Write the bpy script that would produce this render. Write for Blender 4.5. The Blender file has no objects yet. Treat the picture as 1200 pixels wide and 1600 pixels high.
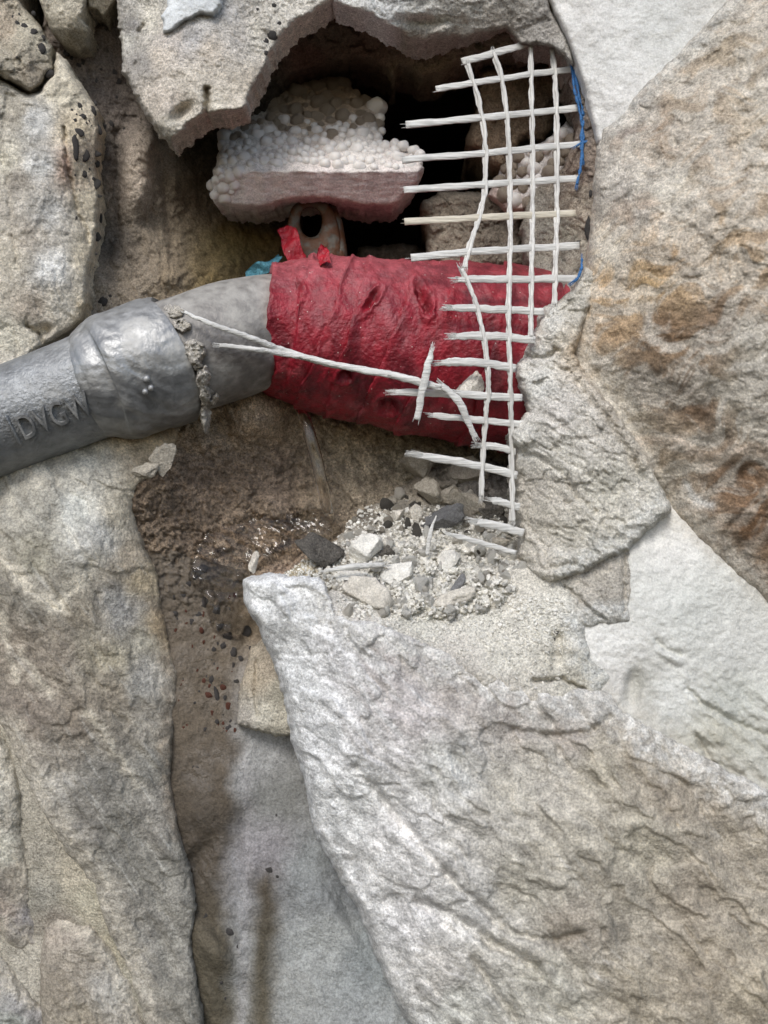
import bpy, math, random
import numpy as np
from mathutils import Vector, Matrix

# ------------------------------------------------------------------ camera, sky, sun, exposure
SC = bpy.context.scene
COL = SC.collection
P = 0.0002            # metres per photo pixel on the wall's reference plane
D = 0.30              # camera to the reference plane
cam_d = bpy.data.cameras.new('camera')
cam = bpy.data.objects.new('camera', cam_d); COL.objects.link(cam)
cam.location = (0, -D, 0)
cam.rotation_euler = (math.radians(90), 0, 0)
cam_d.sensor_fit = 'VERTICAL'
cam_d.sensor_height = 32.0
cam_d.lens = 30.0
cam_d.clip_start = 0.005
cam_d.clip_end = 50
cam_d.dof.use_dof = True
cam_d.dof.focus_distance = D + 0.002
cam_d.dof.aperture_fstop = 11.0
SC.camera = cam

SUN_EL, SUN_AZ = 44.0, -16.0      # azimuth: degrees to the right of straight behind the camera
world = bpy.data.worlds.new('World'); SC.world = world
world.use_nodes = True
wn = world.node_tree
bg = wn.nodes['Background']
sky = wn.nodes.new('ShaderNodeTexSky'); sky.sky_type = 'NISHITA'; sky.sun_disc = False
sky.sun_elevation = math.radians(SUN_EL)
sky.sun_rotation = math.radians(180 - SUN_AZ)
sky.air_density = 1.0; sky.dust_density = 1.6; sky.ozone_density = 0.6
wn.links.new(sky.outputs[0], bg.inputs[0])
bg.inputs[1].default_value = 0.13
sun_d = bpy.data.lights.new('sun', 'SUN'); sun = bpy.data.objects.new('sun', sun_d); COL.objects.link(sun)
sun_d.energy = 1.5; sun_d.angle = math.radians(20); sun_d.color = (1.0, 0.985, 0.96)
el, az = math.radians(SUN_EL), math.radians(SUN_AZ)
to_sun = Vector((math.sin(az)*math.cos(el), -math.cos(az)*math.cos(el), math.sin(el)))
sun.rotation_euler = to_sun.to_track_quat('Z', 'Y').to_euler()
SC.view_settings.view_transform = 'Standard'
SC.view_settings.look = 'None'
SC.view_settings.gamma = 1.0
SC.view_settings.use_curve_mapping = False
SC.view_settings.exposure = 0.42

rnd = random.Random(7)

# ------------------------------------------------------------------ numeric helpers
def at(px, py, y=0.0):
    """photo pixel + depth in mm behind the reference plane -> world point"""
    px, py, yy = np.broadcast_arrays(np.asarray(px, float), np.asarray(py, float), np.asarray(y, float)*0.001)
    k = P*(D+yy)/D
    return np.stack([(px-600)*k, yy, (800-py)*k], -1)

def s2l(c):
    c = np.asarray(c, float)/255.0
    return np.where(c <= 0.04045, c/12.92, ((c+0.055)/1.055)**2.4)

def _h(ix, iy, seed):
    h = (ix.astype(np.int64)*374761393 + iy.astype(np.int64)*668265263 + seed*1274126177) & 0x7fffffff
    h = ((h ^ (h >> 13))*1274126177) & 0x7fffffff
    return (h ^ (h >> 16)) & 0x7fffffff

def perlin(x, y, seed=0):
    x = np.asarray(x, float); y = np.asarray(y, float)
    x0 = np.floor(x); y0 = np.floor(y); fx = x-x0; fy = y-y0
    u = fx*fx*fx*(fx*(fx*6-15)+10); v = fy*fy*fy*(fy*(fy*6-15)+10)
    def g(i, j):
        a = _h(x0+i, y0+j, seed).astype(float)*(2*math.pi/0x7fffffff)
        return np.cos(a)*(fx-i)+np.sin(a)*(fy-j)
    n = (g(0, 0)*(1-u)+g(1, 0)*u)*(1-v)+(g(0, 1)*(1-u)+g(1, 1)*u)*v
    return n*1.5

def fbm(x, y, oct=4, seed=0, gain=0.5, ridged=False):
    s = 0; a = 1; f = 1; t = 0
    for i in range(oct):
        n = perlin(x*f+13.7*i, y*f-7.1*i, seed+i*17)
        if ridged: n = 1-2*np.abs(n)
        s = s+a*n; t += a; a *= gain; f *= 2.03
    return s/t

def worley(x, y, seed=0, jit=0.9):
    x0 = np.floor(x); y0 = np.floor(y)
    d1 = np.full(np.shape(x), 9.0); d2 = d1.copy(); idv = np.zeros(np.shape(x))
    for i in (-1, 0, 1):
        for j in (-1, 0, 1):
            cx = x0+i; cy = y0+j
            h1 = _h(cx, cy, seed)/0x7fffffff; h2 = _h(cx, cy, seed+91)/0x7fffffff
            d = np.hypot(cx+0.5+jit*(h1-.5)-x, cy+0.5+jit*(h2-.5)-y)
            m = d < d1
            d2 = np.where(m, d1, np.minimum(d2, d)); idv = np.where(m, h1, idv); d1 = np.where(m, d, d1)
    return d1, d2, idv

def rot(x, y, deg):
    a = math.radians(deg); c, s = math.cos(a), math.sin(a)
    return x*c+y*s, -x*s+y*c

def aniso(x, y, deg, lx, ly, oct=4, seed=0, gain=.5, ridged=False):
    """noise stretched along direction deg (image degrees, y down)"""
    u, v = rot(x, y, deg)
    return fbm(u/lx, v/ly, oct, seed, gain, ridged)

def tps(pts):
    p = np.array(pts, float); n = len(p)
    S = 400.0
    X = p[:, :2]/S
    def U(r2): return np.where(r2 > 1e-12, r2*np.log(np.maximum(r2, 1e-12)), 0)
    K = U(((X[:, None]-X[None])**2).sum(-1))+np.eye(n)*0.02
    Q = np.hstack([np.ones((n, 1)), X])
    A = np.zeros((n+3, n+3)); A[:n, :n] = K; A[:n, n:] = Q; A[n:, :n] = Q.T
    w = np.linalg.solve(A+np.eye(n+3)*1e-9, np.concatenate([p[:, 2], np.zeros(3)]))
    lo, hi = p[:, 2].min()-6, p[:, 2].max()+6
    def f(x, y):
        x = np.asarray(x, float)/S; y = np.asarray(y, float)/S
        r = w[n]+w[n+1]*x+w[n+2]*y
        for i in range(n): r = r+w[i]*U((x-X[i, 0])**2+(y-X[i, 1])**2)
        return np.clip(r, lo, hi)
    return f

def polydist(x, y, poly):
    """signed distance, negative inside"""
    pl = np.array(poly, float); n = len(pl)
    d = np.full(x.shape, 1e9); ins = np.zeros(x.shape, bool)
    for i in range(n):
        a = pl[i]; b = pl[(i+1) % n]; e = b-a; L = (e**2).sum()+1e-9
        t = np.clip(((x-a[0])*e[0]+(y-a[1])*e[1])/L, 0, 1)
        d = np.minimum(d, np.hypot(x-a[0]-t*e[0], y-a[1]-t*e[1]))
        c = (a[1] > y) != (b[1] > y)
        xi = a[0]+(y-a[1])/(e[1] if abs(e[1]) > 1e-9 else 1e-9)*e[0]
        ins ^= c & (x < xi)
    return np.where(ins, -d, d)

def linedist(x, y, pts):
    d = np.full(x.shape, 1e9)
    for a, b in zip(pts[:-1], pts[1:]):
        ex, ey = b[0]-a[0], b[1]-a[1]; L = ex*ex+ey*ey+1e-9
        t = np.clip(((x-a[0])*ex+(y-a[1])*ey)/L, 0, 1)
        d = np.minimum(d, np.hypot(x-a[0]-t*ex, y-a[1]-t*ey))
    return d

def sst(e0, e1, x):
    t = np.clip((x-e0)/(e1-e0), 0, 1); return t*t*(3-2*t)

# ------------------------------------------------------------------ object helpers
WO = {}      # world origin of each object
def props(o, label=None, cat=None, group=None, kind=None):
    if label: o['label'] = label
    if cat: o['category'] = cat
    if group: o['group'] = group
    if kind: o['kind'] = kind
    return o

def empty(name, loc, label, cat, group=None):
    o = bpy.data.objects.new(name, None); COL.objects.link(o)
    o.empty_display_size = 0.01
    o.location = loc; WO[o] = Vector(loc)
    return props(o, label, cat, group)

def link(name, me, world, parent=None):
    o = bpy.data.objects.new(name, me); COL.objects.link(o)
    w = Vector(world); WO[o] = w
    if parent is not None:
        o.parent = parent; o.location = w-WO[parent]
    else: o.location = w
    return o

def mesh_obj(name, v, f, mat, parent=None, smooth=True, col=None, wet=None, quads=None):
    v = np.asarray(v, float); c = v.mean(0)
    me = bpy.data.meshes.new(name)
    if quads is not None:
        q = np.asarray(quads, np.int32); n = len(q)
        me.vertices.add(len(v)); me.vertices.foreach_set('co', (v-c).astype(np.float32).ravel())
        me.loops.add(n*4); me.loops.foreach_set('vertex_index', q.ravel())
        me.polygons.add(n)
        me.polygons.foreach_set('loop_start', np.arange(0, n*4, 4, dtype=np.int32))
        me.polygons.foreach_set('loop_total', np.full(n, 4, np.int32))
        me.update(calc_edges=True)
    else:
        me.from_pydata((v-c).tolist(), [], [list(map(int, q)) for q in f]); me.update()
    me.polygons.foreach_set('use_smooth', np.full(len(me.polygons), smooth))
    if col is not None:
        a = me.color_attributes.new('Col', 'FLOAT_COLOR', 'POINT')
        cc = np.ones((len(v), 4), np.float32); cc[:, :3] = col
        a.data.foreach_set('color', cc.ravel())
    if wet is not None:
        a = me.attributes.new('wet', 'FLOAT', 'POINT'); a.data.foreach_set('value', np.asarray(wet, np.float32))
    if mat: me.materials.append(mat)
    return link(name, me, c, parent)

# ------------------------------------------------------------------ materials
def newmat(name):
    m = bpy.data.materials.new(name); m.use_nodes = True
    return m, m.node_tree.nodes, m.node_tree.links, m.node_tree.nodes['Principled BSDF']

def rock_mat(name, rough=0.9, grain=1800, gamp=0.28, bump=0.00025, bscale=1400, pores=0.0, base=None, spec=0.25, coarse=260, camp=0.18):
    m, N, L, b = newmat(name)
    tc = N.new('ShaderNodeTexCoord')
    if base is None:
        c = N.new('ShaderNodeAttribute'); c.attribute_name = 'Col'; csock = c.outputs['Color']
    else:
        c = N.new('ShaderNodeRGB'); c.outputs[0].default_value = (*s2l(base), 1); csock = c.outputs[0]
    def noise(scale, detail, rgh=0.6):
        n = N.new('ShaderNodeTexNoise'); n.inputs['Scale'].default_value = scale
        n.inputs['Detail'].default_value = detail; n.inputs['Roughness'].default_value = rgh
        L.new(tc.outputs['Object'], n.inputs['Vector']); return n.outputs['Fac']
    def mr(s, a, bb, lo, hi):
        r = N.new('ShaderNodeMapRange'); r.inputs[1].default_value = a; r.inputs[2].default_value = bb
        r.inputs[3].default_value = lo; r.inputs[4].default_value = hi; L.new(s, r.inputs[0]); return r.outputs[0]
    def mul(a, bsock):
        x = N.new('ShaderNodeVectorMath'); x.operation = 'MULTIPLY'; L.new(a, x.inputs[0]); L.new(bsock, x.inputs[1]); return x.outputs[0]
    g1 = noise(grain, 3, 0.7); g2 = noise(coarse, 5, 0.65)
    col = mul(csock, mr(g1, 0.38, 0.62, 1-gamp, 1+gamp))
    col = mul(col, mr(g2, 0.35, 0.65, 1-camp, 1+camp))
    if pores > 0:
        pn = noise(bscale*0.55, 2, 0.5)
        col = mul(col, mr(pn, 0.27, 0.36, 1-pores, 1.0))
    L.new(col, b.inputs['Base Color'])
    w = N.new('ShaderNodeAttribute'); w.attribute_name = 'wet'
    rr = N.new('ShaderNodeMapRange'); rr.inputs[3].default_value = rough; rr.inputs[4].default_value = 0.22
    L.new(w.outputs['Fac'], rr.inputs[0]); L.new(rr.outputs[0], b.inputs['Roughness'])
    sp = N.new('ShaderNodeMapRange'); sp.inputs[3].default_value = spec; sp.inputs[4].default_value = 0.6
    L.new(w.outputs['Fac'], sp.inputs[0]); L.new(sp.outputs[0], b.inputs['Specular IOR Level'])
    bp = N.new('ShaderNodeBump'); bp.inputs['Strength'].default_value = 1.0; bp.inputs['Distance'].default_value = bump
    bn = noise(bscale, 5, 0.65); L.new(bn, bp.inputs['Height'])
    bq = N.new('ShaderNodeBump'); bq.inputs['Strength'].default_value = 1.0; bq.inputs['Distance'].default_value = bump*2.0
    L.new(noise(bscale*.33, 6, .7), bq.inputs['Height']); L.new(bq.outputs[0], bp.inputs['Normal'])
    L.new(bp.outputs[0], b.inputs['Normal'])
    return m

M_stone = rock_mat('cleft_stone', rough=0.7, grain=1500, gamp=0.28, bump=0.0005, bscale=1100, spec=0.4, camp=.3, pores=.3)
M_mort = rock_mat('rough_mortar', rough=0.95, grain=1600, gamp=0.3, bump=0.0007, bscale=1100, pores=0.4, spec=0.15)
M_plas = rock_mat('smooth_white_plaster', rough=0.9, grain=1700, gamp=0.12, bump=0.00034, bscale=800, spec=0.2, camp=0.09, pores=.12)
M_soil = rock_mat('wet_soil', rough=0.8, grain=1500, gamp=0.5, bump=0.0009, bscale=800, spec=0.4, camp=0.35)
M_joint = rock_mat('streaked_mortar', rough=.85, grain=1500, gamp=.2, bump=.0005, bscale=900, pores=.25, spec=.25, camp=.14)
M_core = rock_mat('wall_core', base=(120, 112, 100))
M_void = rock_mat('dark_cavity', base=(26, 23, 20), gamp=0.4)  # near-black base colour paints the darkness of the deep hole

# ------------------------------------------------------------------ relief pieces of the wall
FIELD = {}
def piece(name, poly, depth, cols, mat, parent, step=2.0, edge=(10, 6), jag=(4, 26), noise=None, thick=30,
          cracks=(), bumps=(), warp=(30, 90), cvar=(0.16, 60), streak=None, wetpts=None, label=None, kind=None, colfun=None, seed=1, post=None, ew=None, grow=None, smear=()):
    pl = np.array(poly, float)
    gm = 24 if grow is not None else 0
    x0, y0 = pl.min(0)-step*3-jag[0]-gm; x1, y1 = pl.max(0)+step*3+jag[0]+gm
    xs = np.arange(x0, x1, step); ys = np.arange(y0, y1, step)
    X, Y = np.meshgrid(xs, ys)
    sd = polydist(X, Y, poly)
    if jag[0]: sd = sd+jag[0]*(fbm(X/jag[1], Y/jag[1], 4, seed+5, 0.55))
    if grow is not None: sd = sd-grow(X, Y)
    gy, gx = np.gradient(sd, step)
    ctr = 0.25*(sd[:-1, :-1]+sd[1:, :-1]+sd[:-1, 1:]+sd[1:, 1:])
    keep = ctr < 0
    h, w = X.shape
    idx = np.arange(h*w).reshape(h, w)
    q = np.stack([idx[:-1, :-1], idx[1:, :-1], idx[1:, 1:], idx[:-1, 1:]], -1)[keep]
    # boundary edges (used once)
    e = np.concatenate([q[:, [0, 1]], q[:, [1, 2]], q[:, [2, 3]], q[:, [3, 0]]])
    key = np.sort(e, 1); k = key[:, 0].astype(np.int64)*(h*w)+key[:, 1]
    _, inv, cnt = np.unique(k, return_inverse=True, return_counts=True)
    be = e[cnt[inv] == 1]
    bv = np.unique(be)
    Xf = X.ravel().copy(); Yf = Y.ravel().copy(); sf = sd.ravel().copy()
    gl = np.hypot(gx, gy).ravel()+1e-6
    mv = np.clip(-sf[bv]/gl[bv], -step*.95, step*.95)
    Xf[bv] += gx.ravel()[bv]/gl[bv]*mv; Yf[bv] += gy.ravel()[bv]/gl[bv]*mv
    sf[bv] = 0
    used = np.unique(q); remap = np.full(h*w, -1); remap[used] = np.arange(len(used))
    x = Xf[used]; y = Yf[used]; s = sf[used]
    base = tps(depth)
    def shape(x, y, s):
        d = base(x, y)
        if noise is not None: d = d+noise(x, y)
        t = np.clip(-s/edge[1] if edge[1] else np.ones_like(s), 0, 1)
        if edge[1]: d = d+edge[0]*(1.0 if ew is None else ew(x, y))*(1-np.sqrt(np.clip(1-(1-t)**2, 0, 1)))
        for pts, wd, dp in cracks:
            dd = linedist(x+3*perlin(x/9, y/9, 3), y+3*perlin(x/9, y/9, 8), pts)
            d = d+dp*np.exp(-(dd/wd)**2)
        for bx, by, rx, ry, an, hh in bumps:
            u, v = rot(x-bx, y-by, an)
            d = d-hh*np.exp(-((u/rx)**2+(v/ry)**2)**1.5)
        if post is not None: d = post(x, y, d)
        return d
    d = shape(x, y, s)
    V = at(x, y, d)
    # colour
    wx = x+warp[0]*fbm(x/warp[1], y/warp[1], 3, seed+31); wy = y+warp[0]*fbm(x/warp[1], y/warp[1], 3, seed+57)
    cp = np.array([[c[0], c[1]] for c in cols], float); cc = np.array([s2l(c[2]) for c in cols])
    W = 1.0/(((wx[:, None]-cp[None, :, 0])**2+(wy[:, None]-cp[None, :, 1])**2)**1.5+400)
    C = (W[:, :, None]*cc[None]).sum(1)/W.sum(1)[:, None]
    C = C*(1+cvar[0]*fbm(x/cvar[1], y/cvar[1], 5, seed+71, 0.6))[:, None]
    if streak is not None:
        deg, lx, ly, amp = streak
        C = C*(1+amp*aniso(x, y, deg, lx, ly, 4, seed+83, 0.6))[:, None]
    if colfun is not None: C = colfun(x, y, C, d)
    for pts, wd, cs, st in smear:
        dd = linedist(x, y, pts)+wd*.75*fbm(x/34, y/34, 5, seed+301, .62)
        k_ = st*(1-sst(.15*wd, wd, dd))*(.55+.45*sst(-.25, .25, fbm(x/11, y/11, 3, seed+303)))
        C = C+(s2l(cs)[None]*(1+.08*fbm(x/12, y/12, 3, seed+305))[:, None]-C)*k_[:, None]
    C = np.clip(C, 0.004, 0.9)
    wet = np.zeros(len(x))
    if wetpts: 
        for wxp, wyp, r in wetpts: wet = np.maximum(wet, 1-sst(r*.5, r, np.hypot(x-wxp, y-wyp)))
        wet = wet*sst(-.5, .4, fbm(x/30, y/30, 3, seed+99))
    # skirt running straight back into the wall
    bl = remap[be]; ub, ui = np.unique(bl, return_inverse=True); ui = ui.reshape(bl.shape)
    n0 = len(x)
    sides = [V]; colsV = [C]; wets = [wet]
    nring = max(4, int(thick/2.2)) if thick < 20 else 10
    prev = ub
    quads = [remap[q]]
    for r in range(1, nring+1):
        t = r/nring
        nv = V[ub].copy(); nv[:, 1] += thick*.001*t
        amp = 9.0*min(1, r*.4)*P
        xa, ya = x[ub], y[ub]; gxx = gx.ravel()[used][ub]; gyy = gy.ravel()[used][ub]
        nn_ = fbm(xa/17+r*.38, ya/17-r*.52, 4, seed+200, .58)*amp-1.2*P*r*thick/30
        gn = np.hypot(gxx, gyy)+1e-6
        nv[:, 0] += gxx/gn*nn_; nv[:, 2] -= gyy/gn*nn_
        nv[:, 1] += 1.2*P*fbm(xa/9, ya/9+r*2.1, 3, seed+202)*(r < nring)
        cur = n0+(r-1)*len(ub)+np.arange(len(ub))
        a, b = prev[ui[:, 0]], prev[ui[:, 1]]
        c2, d2 = cur[ui[:, 1]], cur[ui[:, 0]]
        quads.append(np.stack([b, a, d2, c2], 1))
        cv = (1+.25*fbm(xa/14+r*.5, ya/14-r*.4, 4, seed+204, .6))[:, None]
        sides.append(nv); colsV.append(C[ub]*cv); wets.append(wet[ub]); prev = cur
    Vall = np.concatenate(sides); Q = np.concatenate(quads)
    o = mesh_obj(name, Vall, None, mat, parent, True, np.concatenate(colsV), np.concatenate(wets), quads=Q)
    if label: o['label'] = label
    if kind: o['kind'] = kind
    full = np.full(h*w, np.nan); full[used] = d
    FIELD[o] = (x0, y0, step, full.reshape(h, w))
    return o

def surf(o, px, py):
    x0, y0, st, F = FIELD[o]
    i = int(round((py-y0)/st)); j = int(round((px-x0)/st))
    i = min(max(i, 0), F.shape[0]-1); j = min(max(j, 0), F.shape[1]-1)
    v = F[i, j]
    if np.isnan(v):
        sub = F[max(0, i-12):i+13, max(0, j-12):j+13]; v = np.nanmean(sub) if np.isfinite(sub).any() else 0
    return float(v)

def cleft(deg, lx, ly, amp, seed, fine=0.5, step=0.0, lump=0.0, lumps=160, mid=.26, oct=5, facet=1.0):
    """split-faced stone: gentle bedding undulation along deg, a few broken flakes, gritty surface"""
    def f(x, y):
        wx = x+26*fbm(x/80, y/80, 3, seed+3); wy = y+26*fbm(x/80, y/80, 3, seed+4)
        a = aniso(wx, wy, deg, lx, ly*1.7, oct, seed, 0.5)
        d = -amp*0.62*a
        d = d-amp*mid*aniso(wx, wy, deg, lx*.3, ly*.5, 5, seed+9, 0.6)
        if step:
            t = (fbm(wx/(lx*1.1), wy/(lx*.8), 4, seed+21, .45)+.35*aniso(wx, wy, deg, lx, ly, 2, seed+22))*2.6
            fr = t-np.floor(t); d = d-step*(np.floor(t)+sst(0.0, 0.16, fr)*.7+.3*fr)
        # chips: small isolated flakes missing from the face
        ch = aniso(wx, wy, deg, 34, 15, 3, seed+31, .5)
        d = d+.05*amp*sst(.30, .5, ch)
        u, v = rot(wx, wy, deg)
        _, _, i1 = worley(u/30, v/15, seed+60)
        _, _, i2 = worley(u/13+.3*i1, v/8, seed+61)
        d = d-fine*facet*(.75*i1+.4*i2)-fine*1.0*fbm(x/13, y/13, 4, seed+40, 0.68)
        if lump: d = d-lump*fbm(x/lumps, y/lumps, 3, seed+50)
        return d
    return f

def crumble(amp, size, seed, fine=0.6):
    def f(x, y):
        wx = x+size*.35*perlin(x/size*1.7, y/size*1.7, seed+3); wy = y+size*.35*perlin(x/size*1.7, y/size*1.7, seed+4)
        d1, d2, i1 = worley(wx/size, wy/size, seed)
        d = -amp*(0.9*i1+0.5*np.minimum(d2-d1, .5))
        d1, d2, i1 = worley(wx/size*2.7, wy/size*2.7, seed+7)
        d = d-amp*.4*(0.8*i1+0.5*np.minimum(d2-d1, .5))
        return d-fine*fbm(x/8, y/8, 3, seed+11, .6)-amp*.7*fbm(x/(size*3), y/(size*3), 3, seed+13)
    return f

wall = empty('stone_wall', (0, 0.16, -0.40), 'broken natural stone wall with a hole around a leaking pipe', 'wall')

# solid wall behind everything: frame round the opening, and the back of the cavity
def box(name, x0, x1, y0, y1, z0, z1, mat, parent):
    v = [(x, y, z) for x in (x0, x1) for y in (y0, y1) for z in (z0, z1)]
    f = [(0, 1, 3, 2), (4, 6, 7, 5), (0, 4, 5, 1), (2, 3, 7, 6), (0, 2, 6, 4), (1, 5, 7, 3)]
    return mesh_obj(name, v, f, mat, parent, False)
hx, hz = 0.143, 0.182
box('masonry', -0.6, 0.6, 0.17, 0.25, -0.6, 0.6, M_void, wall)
for b in ((-0.6, -hx, -0.6, 0.6), (hx, 0.6, -0.6, 0.6), (-hx+.0005, hx-.0005, hz, 0.6), (-hx+.0005, hx-.0005, -0.6, -hz)):
    box('masonry', b[0], b[1], 0.006, 0.1695, b[2], b[3], M_core, wall)

# --- recessed layers first -------------------------------------------------
# mortar bed in the left joint and left cheek of the cavity
C_bed = piece('mortar', [(60, -150), (400, -150), (420, 60), (400, 200), (470, 330), (470, 470), (380, 520), (100, 620), (60, 560), (90, 300), (70, 60)],
    [(100, 0, 14), (160, 60, 20), (170, 200, 24), (150, 350, 24), (210, 260, 20), (220, 420, 22), (290, 260, 38), (300, 450, 30), (380, 300, 62), (440, 420, 62), (380, 100, 50), (200, -120, 18), (120, 520, 18)],
    [(170, 60, (143, 132, 122)), (180, 150, (129, 120, 112)), (160, 250, (113, 106, 99)), (150, 380, (108, 103, 97)), (220, 270, (202, 188, 172)), (225, 420, (155, 143, 127)), (290, 300, (118, 106, 89)), (260, 430, (151, 136, 115)), (380, 380, (132, 115, 77)), (350, 450, (151, 132, 94)), (430, 300, (87, 77, 63)), (130, 500, (177, 167, 153)), (320, 240, (99, 89, 75))],
    M_mort, wall, noise=cleft(78, 90, 22, 2.6, 11, fine=0.8, step=0.8, lump=2.5, lumps=60), edge=(4, 6), jag=(5, 20),
    bumps=[(218, 265, 24, 75, 5, 7), (175, 105, 30, 20, 0, 3), (165, 190, 25, 40, 0, 3), (360, 425, 26, 30, 0, 6), (352, 470, 14, 10, 0, 5)],
    cracks=[([(180, 205), (188, 240), (180, 300), (186, 370), (170, 400)], 6, 2.2), ([(250, 250), (262, 330), (268, 400)], 8, 2)],
    label='recessed grey mortar in the joint left of the hole', seed=3)

# brown roof of the cavity
F_roof = piece('mortar', [(370, 240), (392, 130), (420, 70), (470, 0), (560, -40), (860, -40), (880, 70), (800, 80), (745, 84), (722, 97), (692, 112), (660, 121), (642, 106), (624, 104), (618, 124), (607, 112), (580, 92), (530, 96), (490, 104), (455, 118), (430, 150), (410, 190)],
    [(400, 200, 40), (430, 90, 26), (520, 40, 22), (520, 95, 34), (600, 80, 30), (680, 110, 26), (680, 50, 20), (800, 60, 16), (560, -20, 14)],
    [(440, 60, (120, 108, 94)), (520, 50, (112, 100, 84)), (480, 90, (112, 86, 74)), (600, 70, (128, 108, 90)), (660, 100, (140, 128, 104)), (420, 160, (80, 74, 66)), (760, 60, (130, 122, 106)), (560, 90, (118, 98, 82))],
    M_mort, wall, noise=crumble(2.2, 34, 21, .8), edge=(4, 8), jag=(6, 22), thick=26, label='brown mortar roof over the foam in the hole', seed=5)

# wet soil cheek under the pipe and rear mortar below the tape
U_soil = piece('soil', [(195, 560), (440, 560), (560, 600), (860, 600), (860, 860), (700, 900), (520, 940), (440, 930), (330, 1000), (240, 980), (205, 860), (195, 700)],
    [(210, 640, 8), (240, 780, 9), (330, 620, 22), (320, 760, 20), (400, 640, 26), (420, 780, 30), (470, 700, 40), (500, 830, 28), (560, 700, 48), (640, 700, 54), (760, 700, 60), (640, 790, 38), (740, 800, 34), (330, 880, 17), (330, 950, 24), (450, 900, 18), (260, 960, 22), (240, 900, 14), (800, 840, 24)],
    [(230, 600, (198, 183, 163)), (280, 640, (197, 179, 153)), (230, 760, (127, 111, 94)), (300, 740, (145, 127, 109)), (380, 640, (191, 170, 145)), (360, 760, (143, 125, 106)), (300, 830, (135, 118, 100)), (430, 760, (130, 115, 100)), (420, 850, (156, 137, 115)), (500, 830, (135, 121, 102)), (560, 700, (193, 179, 156)), (640, 700, (179, 170, 151)), (600, 780, (169, 156, 136)), (720, 740, (168, 162, 149)), (350, 900, (183, 164, 140)), (450, 900, (156, 136, 118))],
    M_soil, wall, step=2.0, noise=lambda x, y: crumble(2.2, 22, 33, 1.6)(x, y)-2.5*fbm(x/40, y/40, 4, 34), edge=(3, 6), jag=(5, 20), cvar=(.35, 40),
    bumps=[(400, 645, 38, 42, 0, 9), (345, 665, 20, 22, 0, -5), (430, 790, 26, 22, 0, 6), (330, 690, 30, 20, 0, 3)],
    wetpts=[(330, 880, 120), (430, 820, 120), (500, 760, 90), (480, 690, 60), (300, 780, 110), (380, 720, 90)], label='wet brown soil under the pipe', seed=7)

# the joint running down the middle: wet brown left half, grey plaster right half with shade painted into its colour
def joint_col(x, y, C, d):
    edgeL = 372+8*fbm(y/60, y*0+1, 3, 4)-sst(1250, 1420, y)*22+sst(1380, 1500, y)*20
    wob = 10*fbm(x/40, y/40, 3, 44)
    brown = 1-sst(-26, 22, x+wob*1.6-edgeL)
    # second narrower run of dirty water
    run = np.exp(-((x+wob-(415-sst(1400, 1580, y)*8))/(23+5*perlin(y/40, y*0+.3, 7)))**2)*sst(1335, 1390, y+wob*2)*1.1
    b = np.clip(np.maximum(brown, run*.9), 0, 1)
    vein = np.exp(-((x+wob-382+(y-1400)*.02)/9)**2)*sst(1150, 1220, y)
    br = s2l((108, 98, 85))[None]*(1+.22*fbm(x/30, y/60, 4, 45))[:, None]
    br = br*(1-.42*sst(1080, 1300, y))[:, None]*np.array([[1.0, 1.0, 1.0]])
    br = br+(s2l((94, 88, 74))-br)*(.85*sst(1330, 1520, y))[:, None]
    C = C*(1-b[:, None])+br*b[:, None]
    return C+(s2l((172, 168, 168))[None]-C)*(vein*.28)[:, None]
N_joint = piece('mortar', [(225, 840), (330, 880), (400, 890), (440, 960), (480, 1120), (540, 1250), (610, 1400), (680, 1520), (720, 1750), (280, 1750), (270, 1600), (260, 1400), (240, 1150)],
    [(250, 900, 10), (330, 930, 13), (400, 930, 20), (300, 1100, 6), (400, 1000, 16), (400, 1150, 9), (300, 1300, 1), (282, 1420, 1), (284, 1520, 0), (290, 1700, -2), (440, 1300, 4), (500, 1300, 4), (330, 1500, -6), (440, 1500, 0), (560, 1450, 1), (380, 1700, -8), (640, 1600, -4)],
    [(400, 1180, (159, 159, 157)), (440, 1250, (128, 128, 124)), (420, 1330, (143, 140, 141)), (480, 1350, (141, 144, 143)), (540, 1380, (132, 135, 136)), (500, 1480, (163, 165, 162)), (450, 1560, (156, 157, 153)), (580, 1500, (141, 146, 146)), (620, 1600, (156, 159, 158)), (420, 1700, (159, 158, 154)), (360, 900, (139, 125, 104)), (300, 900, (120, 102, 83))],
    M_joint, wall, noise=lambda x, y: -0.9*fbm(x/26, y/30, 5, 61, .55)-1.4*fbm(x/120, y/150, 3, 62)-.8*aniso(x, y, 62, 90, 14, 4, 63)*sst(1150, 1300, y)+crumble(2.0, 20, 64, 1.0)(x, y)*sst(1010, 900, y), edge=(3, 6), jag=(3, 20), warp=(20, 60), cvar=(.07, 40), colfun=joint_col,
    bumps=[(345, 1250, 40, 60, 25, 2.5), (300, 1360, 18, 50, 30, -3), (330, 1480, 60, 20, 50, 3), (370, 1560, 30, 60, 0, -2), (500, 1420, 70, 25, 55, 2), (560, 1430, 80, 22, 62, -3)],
    wetpts=[(320, 920, 120), (330, 1050, 90), (340, 1200, 80), (320, 1330, 70)], label='mortar joint below the hole streaked brown by leaking water', seed=9)

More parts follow.
